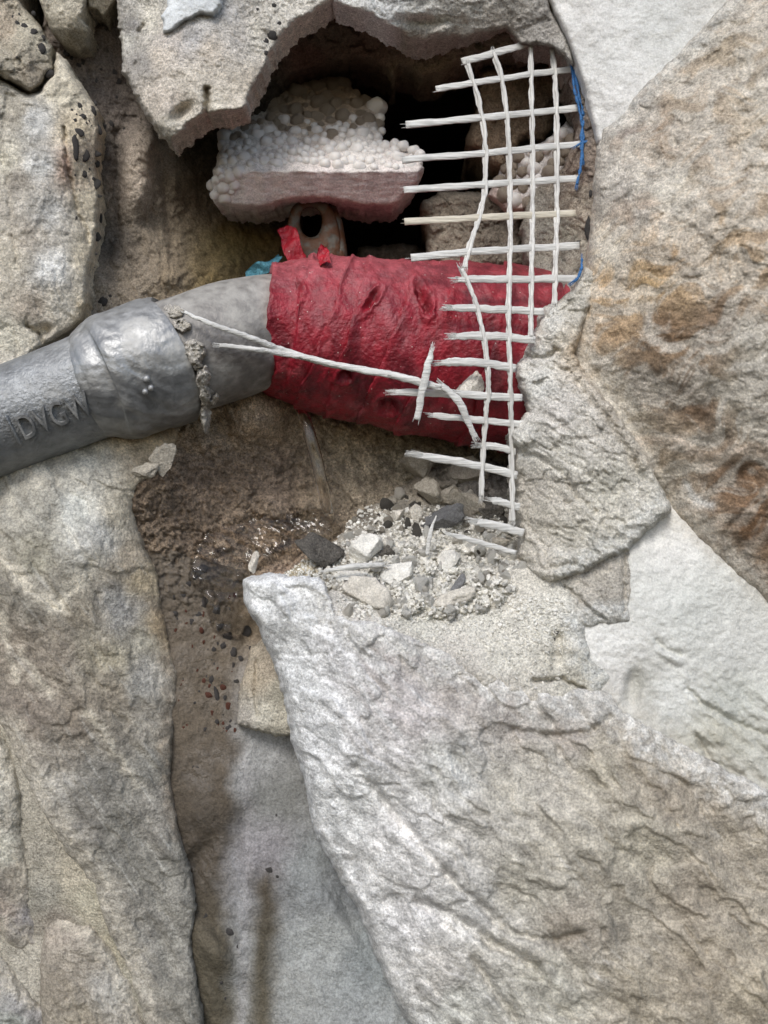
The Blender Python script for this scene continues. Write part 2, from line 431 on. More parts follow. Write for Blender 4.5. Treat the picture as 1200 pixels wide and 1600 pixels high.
# cream joint between the bottom-left stones
Q_joint = piece('mortar', [(-170, 1000), (20, 1090), (120, 1260), (190, 1400), (260, 1560), (290, 1750), (-170, 1750)],
    [(0, 1150, -2), (60, 1300, -5), (120, 1400, -6), (60, 1450, -1), (200, 1560, -6), (0, 1600, -3), (240, 1740, -6), (-150, 1400, -2)],
    [(30, 1220, (188, 183, 170)), (60, 1330, (181, 175, 161)), (110, 1370, (199, 190, 170)), (60, 1400, (173, 169, 157)), (140, 1400, (200, 193, 172)), (180, 1480, (188, 181, 161)), (50, 1500, (193, 187, 173)), (210, 1570, (177, 173, 159)), (60, 1550, (188, 183, 170)), (0, 1480, (179, 173, 159)), (90, 1450, (154, 146, 134))],
    M_mort, wall, noise=lambda x, y: -0.8*fbm(x/30, y/30, 5, 71, .55)-1.2*aniso(x, y, 60, 120, 40, 3, 72), edge=(3, 6), jag=(3, 20), cvar=(.08, 50), warp=(16, 60), seed=11,
    label='cream mortar joint between the bottom left stones')

# right inner cheek of the hole behind the mesh
I_cheek = piece('mortar', [(815, 350), (826, 305), (850, 285), (880, 262), (896, 225), (905, 180), (905, 130), (892, 96), (908, 120), (935, 230), (940, 470), (880, 520), (830, 490), (850, 470), (875, 455), (830, 420), (818, 390)],
    [(830, 350, 24), (850, 300, 24), (880, 350, 14), (905, 300, 8), (915, 200, 6), (910, 420, 4), (860, 410, 18), (850, 480, 8), (930, 380, 3), (900, 120, 8)],
    [(850, 340, (176, 170, 158)), (880, 380, (172, 166, 152)), (915, 260, (166, 150, 136)), (905, 330, (176, 164, 148)), (900, 410, (180, 172, 158)), (860, 470, (196, 192, 180)), (912, 190, (140, 128, 118)), (905, 120, (150, 142, 132))],
    M_mort, wall, noise=crumble(1.4, 22, 41, .7), edge=(3, 6), jag=(4, 18), thick=22, label='broken mortar cheek of the hole behind the mesh', seed=13)

# lumps of old mortar at the back of the hole, behind the mesh
for nm, poly, dep, colr in (
    ('mortar', [(745, 110), (790, 85), (850, 80), (880, 110), (872, 160), (868, 200), (850, 222), (820, 218), (800, 245), (790, 268), (768, 262), (752, 240), (728, 225), (735, 190), (750, 160)], 34, (142, 124, 104)),
    ('mortar', [(660, 310), (700, 298), (760, 300), (815, 330), (818, 380), (835, 420), (700, 425), (668, 400), (664, 360), (655, 330)], 40, (150, 140, 126)),
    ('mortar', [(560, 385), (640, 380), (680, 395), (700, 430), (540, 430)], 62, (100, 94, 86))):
    cx = sum(p[0] for p in poly)/len(poly); cy = sum(p[1] for p in poly)/len(poly)
    piece(nm, poly, [(cx, cy, dep), (cx-60, cy, dep+3), (cx+60, cy, dep), (cx, cy-60, dep+1), (cx, cy+60, dep)],
          [(cx, cy, colr), (cx+40, cy-20, tuple(int(c*.86) for c in colr)), (cx-30, cy+30, tuple(min(255, int(c*1.08)) for c in colr))], M_mort, wall,
          noise=crumble(2.2, 26, int(cx), .8), edge=(9, 14), jag=(7, 20), thick=50, seed=int(cy), label={34: 'brown mortar lump behind the upper mesh', 40: 'grey mortar block behind the mesh above the tape', 62: 'dark mortar crumble behind the tape'}[dep])

# --- stones ----------------------------------------------------------------
A_stone = piece('stone', [(-170, 90), (-20, 112), (10, 128), (32, 140), (45, 148), (62, 140), (82, 112), (88, 80), (104, 92), (118, 118), (140, 150), (152, 168), (158, 200), (154, 260), (158, 310), (153, 370), (146, 405), (138, 440), (138, 472), (130, 500), (112, 516), (76, 537), (52, 552), (40, 640), (-170, 720)],
    [(0, 250, -2), (60, 250, -5), (100, 250, -4), (125, 230, -1), (150, 250, 7), (150, 400, 6), (110, 420, -3), (60, 450, -5), (0, 450, -4), (125, 500, 3), (60, 540, 0), (-150, 300, 0), (90, 120, 0), (-100, 650, 0), (10, 600, -2)],
    [(8, 250, (207, 201, 184)), (10, 400, (205, 197, 180)), (30, 180, (178, 171, 156)), (30, 280, (167, 159, 146)), (55, 190, (201, 200, 195)), (60, 260, (207, 206, 201)), (75, 330, (195, 193, 187)), (80, 420, (214, 213, 208)), (45, 370, (178, 169, 155)), (100, 150, (212, 203, 182)), (115, 200, (209, 195, 169)), (125, 260, (207, 195, 171)), (108, 260, (195, 167, 148)), (140, 320, (207, 196, 173)), (140, 400, (212, 201, 178)), (50, 480, (180, 169, 154)), (100, 480, (201, 195, 182)), (20, 520, (207, 201, 184)), (30, 580, (212, 205, 190)), (-100, 400, (197, 190, 173)), (130, 490, (199, 184, 156))],
    M_stone, wall, noise=cleft(86, 150, 34, 1.5, 101, fine=0.5, step=0.5), edge=(9, 10), jag=(3.5, 18), thick=36, warp=(12, 50),
    cracks=[([(100, 200), (104, 260), (112, 290), (120, 330), (135, 360), (138, 380)], 3, 1.6), ([(42, 150), (12, 150), (2, 220), (14, 300), (20, 370), (28, 420)], 5, 1.2), ([(42, 508), (60, 520), (66, 532)], 4, 3)],
    bumps=[(68, 515, 12, 9, -20, -4)], label='pale grey stone at the upper left above the pipe', seed=15)
A2 = piece('stone', [(-170, -150), (20, -150), (30, 0), (60, 38), (82, 72), (82, 108), (62, 136), (46, 144), (32, 136), (10, 124), (-20, 108), (-170, 84)],
    [(0, 60, -4), (40, 60, -4), (70, 90, 0), (20, 110, -5), (-100, 0, 0), (20, -100, 0), (50, 30, 4)],
    [(10, 40, (190, 176, 156)), (40, 40, (198, 190, 170)), (30, 90, (184, 175, 157)), (50, 115, (160, 150, 134)), (65, 75, (190, 182, 163)), (8, 100, (180, 172, 155)), (-100, 0, (180, 170, 150))],
    M_mort, wall, noise=cleft(30, 50, 30, 1.8, 111, fine=.7, step=.6), edge=(6, 8), jag=(3, 16), thick=30, warp=(12, 40), label='pebbly pale mortar lump in the top left corner', seed=17)
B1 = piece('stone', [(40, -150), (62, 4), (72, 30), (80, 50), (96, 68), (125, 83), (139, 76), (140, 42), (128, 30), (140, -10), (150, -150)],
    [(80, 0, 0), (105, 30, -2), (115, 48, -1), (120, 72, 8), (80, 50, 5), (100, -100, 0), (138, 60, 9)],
    [(95, 15, (206, 198, 180)), (110, 35, (208, 198, 178)), (115, 65, (170, 162, 145)), (90, 55, (166, 158, 142)), (100, -80, (196, 188, 170))],  # lit face and shaded underside are painted into these colours
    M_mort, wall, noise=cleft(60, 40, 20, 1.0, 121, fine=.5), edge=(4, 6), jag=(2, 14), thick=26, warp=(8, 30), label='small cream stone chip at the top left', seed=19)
B2 = piece('stone', [(132, -150), (136, 12), (150, 17), (161, 30), (172, 18), (183, 0), (190, -150)],
    [(150, 0, 4), (165, 15, 8), (150, -100, 2), (180, -20, 9)], [(150, 5, (190, 178, 156)), (168, 10, (168, 158, 138)), (150, -100, (180, 170, 150))],
    M_mort, wall, noise=cleft(60, 30, 20, 1.0, 131, fine=.5), edge=(4, 6), jag=(2, 12), thick=24, label='small tan stone chip beside the hanging stone', seed=21)
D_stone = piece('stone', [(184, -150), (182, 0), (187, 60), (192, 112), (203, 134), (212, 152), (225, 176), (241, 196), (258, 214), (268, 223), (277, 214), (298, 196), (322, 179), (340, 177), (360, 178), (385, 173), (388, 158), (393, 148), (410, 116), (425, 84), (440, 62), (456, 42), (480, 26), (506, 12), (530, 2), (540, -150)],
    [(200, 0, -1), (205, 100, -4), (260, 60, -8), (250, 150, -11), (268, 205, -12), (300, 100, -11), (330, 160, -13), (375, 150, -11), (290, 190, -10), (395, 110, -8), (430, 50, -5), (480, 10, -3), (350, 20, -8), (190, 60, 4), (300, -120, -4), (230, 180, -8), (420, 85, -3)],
    [(192, 60, (218, 215, 204)), (205, 40, (171, 167, 163)), (215, 95, (165, 160, 153)), (230, 30, (227, 221, 206)), (250, 90, (217, 206, 191)), (270, 60, (220, 211, 202)), (300, 55, (199, 196, 193)), (330, 80, (215, 204, 189)), (300, 130, (219, 210, 195)), (260, 160, (211, 200, 186)), (270, 205, (206, 199, 184)), (330, 160, (218, 210, 194)), (375, 140, (211, 201, 185)), (370, 60, (202, 196, 188)), (400, 60, (225, 219, 206)), (440, 20, (231, 225, 213)), (395, 130, (184, 174, 159)), (300, 10, (222, 222, 219)), (345, 10, (203, 200, 196)), (300, -120, (214, 210, 203))],  # light catching the left edge is painted in as a paler strip
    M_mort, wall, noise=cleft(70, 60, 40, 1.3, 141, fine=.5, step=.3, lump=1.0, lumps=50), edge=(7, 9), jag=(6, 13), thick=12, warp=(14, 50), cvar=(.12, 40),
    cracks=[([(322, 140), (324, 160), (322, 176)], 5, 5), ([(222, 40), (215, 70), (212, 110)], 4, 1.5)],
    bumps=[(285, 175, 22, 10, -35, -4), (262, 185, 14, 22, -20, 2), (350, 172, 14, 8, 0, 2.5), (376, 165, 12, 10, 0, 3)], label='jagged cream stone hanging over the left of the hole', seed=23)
D_cap = piece('plaster', [(250, -150), (262, 10), (252, 26), (256, 50), (264, 49), (290, 33), (312, 22), (334, 22), (345, 8), (352, -150)],
    [(260, 30, -10), (300, 0, -11.5), (330, 10, -11.5), (300, -100, -9)], [(280, 15, (216, 219, 219)), (320, 8, (208, 211, 211)), (300, -100, (210, 212, 212))],
    M_plas, wall, noise=lambda x, y: -.6*fbm(x/20, y/20, 4, 151), edge=(2, 5), jag=(4, 14), thick=5, label='white plaster skin on the hanging stone', seed=25)
E_rim = piece('mortar', [(500, -150), (520, 4), (545, 14), (580, 25), (598, 39), (610, 45), (626, 50), (636, 62), (652, 66), (668, 64), (704, 57), (722, 60), (748, 51), (790, 46), (806, 60), (812, 72), (840, 70), (862, 74), (882, 90), (899, 108), (896, 85), (884, 55), (862, 18), (852, -20), (850, -150)],
    [(540, 0, -4), (600, 25, -5), (640, 20, -3), (640, 55, 3), (700, 45, 4), (700, 10, -2), (780, 35, 6), (780, -10, 0), (850, 50, 6), (890, 90, 3), (700, -120, 0)],
    [(540, 5, (238, 236, 230)), (590, 15, (240, 240, 237)), (615, 25, (232, 232, 229)), (650, 20, (207, 205, 198)), (645, 55, (181, 174, 162)), (690, 50, (185, 179, 168)), (720, 15, (202, 197, 187)), (780, 35, (177, 170, 160)), (780, 0, (185, 180, 171)), (850, 45, (173, 168, 161)), (885, 85, (187, 184, 176)), (700, -100, (218, 215, 210))],
    M_mort, wall, noise=cleft(-15, 60, 24, 1.3, 161, fine=.5, step=.4), edge=(5, 7), jag=(4, 16), thick=13, warp=(12, 40), label='broken mortar rim along the top of the hole', seed=27,
    bumps=[(690, 48, 16, 8, -20, 3), (655, 35, 30, 10, 0, -2)])
G_plas = piece('plaster', [(846, -150), (856, 0), (884, 58), (898, 95), (912, 140), (924, 188), (932, 225), (960, 230), (1040, 180), (1110, 110), (1180, 40), (1280, -150)],
    [(880, 30, 1), (920, 170, -2), (960, 100, -5), (1060, 40, -6), (1000, 170, -7), (950, -100, -2), (1160, 0, -8)],
    [(900, 30, (216, 214, 209)), (960, 80, (214, 213, 208)), (1040, 40, (206, 206, 201)), (950, 170, (218, 216, 211)), (1100, 0, (204, 203, 198)), (1000, -100, (208, 206, 202))],
    M_plas, wall, noise=lambda x, y: -.8*fbm(x/28, y/28, 5, 171, .6)-1.0*fbm(x/110, y/110, 2, 172), edge=(4, 9), jag=(1.5, 20), thick=30, cvar=(.10, 60), grow=lambda x, y: 10*sst(960, 1000, x), label='smooth white plaster joint at the upper right', seed=29)

def h_col(x, y, C, d):
    v = aniso(x+30*perlin(x/60, y/60, 2), y+30*perlin(x/60, y/60, 9), -28, 110, 48, 5, 188, .6, True)
    k = sst(.22, .62, v)[:, None]*.65*(1-.6*sst(700, 900, y))[:, None]
    C = C+(s2l((206, 200, 188))[None]-C)*k
    v2 = np.exp(-((linedist(x+8*perlin(x/30, y/30, 5), y+8*perlin(x/30, y/30, 6), [(1000, 690), (1060, 690), (1110, 725), (1150, 705), (1200, 700), (1300, 690)]))/9)**2)
    C = C+(s2l((212, 196, 178))[None]-C)*(v2*.75)[:, None]
    v3 = np.exp(-((linedist(x+6*perlin(x/20, y/20, 5), y+6*perlin(x/20, y/20, 6), [(1072, 760), (1090, 785), (1112, 790)]))/7)**2)
    return C+(s2l((222, 220, 214))[None]-C)*(v3*.8)[:, None]
H_stone = piece('stone', [(1370, -150), (1232, -150), (1147, 0), (1100, 52), (1060, 95), (1000, 152), (960, 180), (936, 200), (931, 240), (928, 300), (921, 370), (912, 440), (896, 500), (880, 546), (904, 592), (932, 628), (975, 682), (1000, 722), (1036, 782), (1090, 832), (1140, 882), (1200, 936), (1370, 1070)],
    [(950, 210, -6), (940, 330, -6), (930, 440, -6), (900, 540, -3), (1010, 180, -12), (1010, 350, -22), (1000, 500, -20), (980, 620, -12), (1050, 760, -8), (1100, 200, -26), (1150, 450, -36), (1150, 50, -22), (1150, 700, -28), (1120, 840, -14), (1200, 900, -16), (1330, 400, -42), (1330, 900, -28), (1330, -100, -26), (1080, 600, -26)],
    [(1150, 80, (173, 159, 138)), (1080, 140, (171, 156, 136)), (1010, 220, (162, 140, 116)), (980, 200, (165, 154, 143)), (1100, 240, (187, 171, 151)), (1180, 180, (189, 176, 156)), (960, 290, (209, 202, 191)), (1040, 300, (195, 187, 171)), (1000, 330, (187, 171, 154)), (950, 380, (215, 202, 180)), (1050, 400, (187, 160, 127)), (1140, 400, (184, 162, 134)), (940, 450, (200, 171, 134)), (1010, 450, (195, 167, 127)), (950, 520, (180, 154, 123)), (1040, 520, (129, 105, 80)), (1120, 500, (137, 116, 94)), (1180, 560, (158, 151, 137)), (1000, 600, (122, 99, 77)), (1090, 620, (124, 101, 79)), (1150, 620, (162, 153, 137)), (950, 600, (180, 169, 151)), (1040, 700, (171, 156, 136)), (980, 640, (165, 156, 139)), (1050, 770, (176, 162, 143)), (1140, 760, (134, 107, 82)), (1180, 820, (141, 110, 82)), (1150, 860, (132, 115, 96)), (1100, 800, (165, 149, 129)), (1330, 400, (165, 143, 115)), (1330, 800, (165, 137, 104)), (1190, 30, (176, 162, 143))],
    M_stone, wall, noise=cleft(-26, 130, 60, 3.0, 181, fine=.5, step=.5, lump=3.0, lumps=110, mid=.16, oct=4), edge=(6, 18), jag=(4, 30), thick=46, warp=(30, 70), cvar=(.2, 44), streak=(-24, 120, 40, .10), colfun=h_col,
    ew=lambda x, y: .5+.5*sst(470, 420, y)*sst(1000, 940, x), grow=lambda x, y: 8*np.maximum(sst(480, 540, y), sst(960, 1000, x)), smear=[([(884, 545), (932, 628), (1000, 722), (1036, 782), (1140, 882), (1200, 936), (1370, 1070)], 40, (200, 194, 182), .75), ([(936, 205), (1000, 152), (1100, 52), (1200, -60)], 24, (200, 199, 192), .6), ([(930, 210), (925, 330), (912, 440)], 26, (198, 190, 176), .6)], label='large brown and white stone to the right of the mesh', seed=31,
    bumps=[(935, 625, 75, 14, 50, 4), (990, 700, 60, 12, 52, 3)])

# broken render pieces right of the tape
J_mass = piece('render_edge', [(922, 428), (902, 462), (872, 470), (850, 478), (838, 490), (836, 510), (824, 536), (814, 556), (802, 574), (806, 592), (816, 612), (826, 642), (812, 656), (794, 678), (804, 702), (798, 740), (802, 790), (814, 838), (806, 868), (826, 886), (860, 898), (906, 884), (975, 848), (1036, 792), (1000, 722), (960, 662), (905, 592), (884, 556), (898, 510), (918, 460)],
    [(850, 505, -4), (905, 465, -5), (880, 530, -9), (828, 545, -3), (820, 585, -4), (865, 605, -11), (820, 680, -8), (880, 660, -14), (940, 700, -15), (985, 740, -14), (960, 790, -15), (900, 760, -14), (840, 715, -10), (892, 575, -9), (815, 760, -3), (850, 785, -9), (820, 850, -5), (880, 850, -13), (1000, 795, -13), (860, 890, -13)],
    [(860, 500, (222, 219, 210)), (892, 480, (205, 200, 188)), (880, 530, (224, 216, 201)), (836, 545, (220, 217, 209)), (900, 545, (211, 192, 166)), (840, 600, (226, 224, 216)), (870, 640, (216, 211, 203)), (930, 690, (211, 206, 196)), (820, 690, (220, 217, 208)), (890, 720, (222, 218, 207)), (950, 760, (220, 216, 203)), (1000, 785, (224, 220, 209)), (870, 775, (209, 203, 191)), (830, 760, (203, 197, 186)), (850, 810, (196, 190, 177)), (840, 865, (214, 208, 196)), (900, 830, (211, 206, 193)), (960, 815, (220, 215, 202)), (890, 875, (209, 204, 192))],
    M_mort, wall, noise=lambda x, y: cleft(40, 90, 15, 2.2, 201, fine=.45, step=.9)(x, y)+crumble(1.0, 34, 205, .2)(x, y), edge=(6, 11), jag=(5, 15), thick=18, warp=(12, 34), cvar=(.09, 34),
    cracks=[([(905, 600), (940, 650), (978, 700), (1000, 750)], 9, 1.6), ([(820, 556), (850, 560), (872, 548)], 4, 2.5), ([(806, 702), (840, 716), (880, 740), (905, 780), (930, 800)], 5, 1.8), ([(800, 868), (850, 890), (900, 880)], 5, 1.2)],
    bumps=[(866, 512, 26, 24, 0, 3), (815, 684, 22, 20, 0, 2.5)],
    grow=lambda x, y: 13*sst(850, 885, x+.12*(y-600)), smear=[([(900, 884), (975, 848), (1036, 792)], 40, (216, 216, 210), .8), ([(905, 560), (960, 662), (1000, 722)], 22, (186, 172, 152), .5)], label='pale crumbling render edge between tape and brown stone', seed=35)
K_plas = piece('plaster', [(1040, 792), (985, 858), (976, 900), (974, 966), (900, 962), (884, 972), (918, 1030), (944, 1062), (922, 1086), (900, 1096), (960, 1150), (1060, 1200), (1200, 1262), (1370, 1320), (1370, 1070), (1200, 934), (1140, 880), (1090, 830)],
    [(1040, 810, -9), (990, 900, -14), (940, 990, -16), (1060, 950, -18), (1000, 1080, -18), (1150, 1000, -16), (1100, 1130, -19), (1190, 960, -13), (1200, 1200, -20), (1330, 1150, -20)],
    [(1040, 840, (222, 221, 216)), (1000, 930, (206, 206, 200)), (940, 1000, (218, 217, 212)), (1080, 950, (204, 205, 199)), (1150, 1000, (206, 206, 200)), (960, 1070, (212, 210, 205)), (1050, 1080, (210, 210, 204)), (1140, 1100, (190, 191, 183)), (1120, 1150, (186, 183, 169)), (1190, 1180, (186, 185, 175)), (1300, 1100, (200, 200, 195)), (1000, 1075, (188, 187, 179))],
    M_plas, wall, noise=lambda x, y: -.75*fbm(x/20, y/17, 5, 221, .6)-.9*fbm(x/100, y/100, 2, 222)-1.6*aniso(x, y, 45, 50, 16, 4, 223)*sst(1000, 1120, y)*sst(1020, 1120, x), edge=(4.0, 26), jag=(8, 34), thick=22, cvar=(.12, 70), warp=(14, 40),
    cracks=[([(1027, 1000), (1040, 1016), (1062, 1022)], 5, 1.5), ([(1075, 1075), (1100, 1100), (1150, 1130), (1200, 1150)], 5, 2.0), ([(1090, 1150), (1110, 1190), (1160, 1210)], 5, 2.0)],
    bumps=[(990, 1075, 14, 30, 10, -3.0), (1045, 1025, 22, 7, 30, 1.5), (1110, 1148, 24, 14, 10, 2.0), (1090, 1090, 26, 12, 40, 1.2)], ew=lambda x, y: 1+0*x, grow=lambda x, y: 12+0*x, smear=[([(940, 1085), (1060, 1180), (1200, 1240), (1370, 1310)], 46, (184, 180, 170), .7), ([(1040, 800), (1140, 882), (1200, 936)], 26, (190, 184, 172), .5)], label='smooth white plaster joint at the lower right', seed=39)
L_ledge = piece('mortar', [(505, 950), (540, 920), (620, 905), (700, 920), (790, 880), (850, 893), (906, 882), (978, 842), (978, 900), (975, 966), (898, 966), (916, 1030), (944, 1060), (928, 1084), (880, 1094), (840, 1092), (760, 1062), (700, 1032), (600, 988), (524, 964)],
    [(530, 945, -14), (620, 930, -6), (700, 940, -6), (800, 900, -6), (860, 920, -12), (950, 900, -15), (920, 960, -17), (600, 980, -20), (720, 1030, -21), (850, 1020, -20), (850, 1080, -22), (930, 1070, -19)],
    [(560, 950, (219, 215, 207)), (640, 960, (218, 215, 203)), (740, 960, (225, 222, 211)), (800, 920, (222, 217, 205)), (860, 960, (227, 224, 213)), (930, 900, (193, 187, 176)), (950, 940, (186, 180, 169)), (780, 1010, (223, 219, 207)), (720, 1020, (210, 205, 195)), (870, 1040, (216, 211, 197)), (910, 1050, (205, 200, 185)), (850, 1070, (216, 211, 199))],
    M_mort, wall, noise=lambda x, y: crumble(1.0, 20, 231, .6)(x, y)*(.5+sst(700, 520, x)*.6)-1.2*aniso(x, y, 40, 60, 20, 4, 232)*sst(840, 920, x), edge=(4.5, 26), jag=(11, 34), thick=18, warp=(12, 40), cvar=(.09, 30),
    cracks=[([(835, 1064), (860, 1063), (878, 1060), (892, 1068), (912, 1076)], 3, 3), ([(882, 916), (905, 935), (925, 955), (945, 968)], 3, 2.0), ([(975, 870), (975, 920), (976, 960)], 3, 1.5)],
    bumps=[(872, 1015, 10, 28, 8, -2.5), (868, 995, 10, 10, 0, -2.0)], ew=lambda x, y: 1+0*x, grow=lambda x, y: 13+0*x, smear=[([(976, 960), (900, 968), (920, 1030), (944, 1062)], 34, (216, 217, 213), .8), ([(560, 960), (700, 1032), (840, 1092)], 26, (190, 182, 172), .4)], label='cream mortar ledge below the rubble', seed=41)

def m_col(x, y, C, d):
    # white plaster dust smeared over the stone's upper left and caught on its ridges
    r = aniso(x, y, 48, 120, 16, 5, 248, .6)
    k = sst(.05, .5, r+.9*sst(760, 420, x+.28*(y-1100))-.22)*(.28+.34*sst(1000, 760, x-.1*(y-1000)))
    C = C+(s2l((226, 226, 224))[None]-C)*k[:, None]
    return C
M_stone_c = piece('stone', [(379, 906), (392, 900), (430, 899), (500, 898), (516, 940), (524, 962), (600, 988), (700, 1032), (760, 1062), (840, 1092), (880, 1094), (925, 1086), (945, 1090), (968, 1122), (1010, 1142), (1060, 1172), (1130, 1212), (1200, 1244), (1370, 1310), (1370, 1760), (716, 1760), (668, 1660), (644, 1610), (606, 1540), (584, 1488), (574, 1460), (560, 1424), (530, 1370), (496, 1310), (482, 1262), (476, 1220), (462, 1170), (449, 1132), (442, 1084), (424, 1024), (396, 972), (380, 940)],
    [(390, 915, -14), (440, 950, -18.8), (500, 905, -17.6), (520, 1000, -21.8), (430, 1010, -12), (460, 1100, -14), (560, 1150, -23.6), (500, 1250, -14), (560, 1340, -16), (600, 1460, -14), (640, 1560, -14), (700, 1060, -23.0), (700, 1250, -27.2), (850, 1120, -23.0), (950, 1150, -21.2), (900, 1300, -28.4), (1100, 1230, -22.4), (1100, 1450, -28.4), (750, 1500, -24.8), (900, 1600, -29.6), (1200, 1300, -23.0), (1200, 1580, -29.6), (740, 1740, -21.2), (1330, 1500, -28.4)],
    [(420, 930, (235, 237, 235)), (480, 950, (228, 229, 228)), (450, 1050, (232, 234, 234)), (520, 1010, (216, 214, 213)), (500, 1150, (237, 237, 237)), (540, 1250, (235, 235, 232)), (600, 1050, (186, 178, 173)), (560, 1120, (208, 205, 202)), (640, 1120, (200, 194, 191)), (720, 1080, (176, 169, 162)), (800, 1120, (180, 173, 165)), (700, 1200, (208, 207, 201)), (620, 1300, (226, 224, 221)), (580, 1380, (222, 220, 216)), (800, 1240, (186, 181, 169)), (880, 1150, (179, 171, 161)), (860, 1200, (189, 184, 173)), (940, 1200, (179, 172, 156)), (1000, 1180, (161, 151, 134)), (1060, 1250, (165, 155, 139)), (1000, 1320, (184, 177, 160)), (880, 1330, (187, 181, 167)), (820, 1380, (179, 174, 161)), (1080, 1400, (167, 157, 141)), (960, 1420, (164, 157, 143)), (1150, 1350, (172, 163, 147)), (900, 1450, (166, 157, 143)), (1100, 1520, (161, 151, 134)), (1000, 1550, (171, 162, 145)), (860, 1540, (193, 189, 176)), (740, 1420, (212, 210, 205)), (680, 1520, (206, 202, 195)), (720, 1580, (197, 196, 188)), (640, 1430, (220, 218, 216)), (1180, 1560, (174, 164, 145)), (780, 1480, (194, 190, 180)), (1330, 1400, (168, 159, 142))],
    M_stone, wall, noise=cleft(44, 210, 36, 4.2, 241, fine=.34, step=1.5, lump=4.0, lumps=150, mid=.10, oct=3, facet=1.1), edge=(12, 16), jag=(8, 40), thick=34, warp=(24, 60), cvar=(.24, 46), streak=(44, 100, 20, .28), colfun=m_col,
    cracks=[([(800, 1140), (860, 1150), (920, 1145), (955, 1120)], 5, 2.0), ([(540, 980), (530, 940), (516, 990)], 4, 1.0), ([(650, 1410), (700, 1425), (760, 1470), (840, 1510)], 8, 3), ([(560, 1200), (640, 1300), (700, 1370), (800, 1460), (870, 1470), (905, 1460)], 7, 2.5), ([(740, 1500), (780, 1560), (840, 1640)], 7, 3)],
    bumps=[(388, 960, 14, 16, 0, 3)], ew=lambda x, y: .12+.88*sst(60, -40, x-(360+(y-900)*.42)-60), grow=lambda x, y: 10*sst(540, 600, x)*sst(1300, 1250, y), smear=[([(516, 940), (600, 985), (700, 1030), (840, 1090), (950, 1095), (1060, 1170), (1200, 1240), (1370, 1310)], 62, (216, 214, 208), .9), ([(390, 950), (440, 1090), (480, 1250), (560, 1420), (650, 1620)], 70, (214, 215, 214), .4)], label='large whitened grey brown stone filling the lower right', seed=43)
X_wedge = piece('stone', [(374, 1128), (382, 1070), (398, 1016), (416, 996), (436, 1030), (450, 1080), (462, 1138), (440, 1148), (418, 1142), (392, 1134)],
    [(385, 1110, 3), (410, 1020, 8), (420, 1080, 1), (440, 1130, 0), (400, 1140, 0)], [(400, 1060, (191, 179, 159)), (420, 1040, (183, 171, 153)), (440, 1080, (167, 162, 147)), (410, 1120, (203, 198, 183)), (440, 1130, (186, 180, 164)), (384, 1120, (187, 181, 171))],
    M_mort, wall, noise=cleft(80, 50, 14, 1.0, 251, fine=.4), edge=(4, 16), jag=(6, 16), thick=12, warp=(8, 30), cracks=[([(402, 1030), (398, 1080), (404, 1120)], 3, 1.5)], grow=lambda x, y: 5+0*x, label='cream stone wedge tucked in the joint', seed=45)

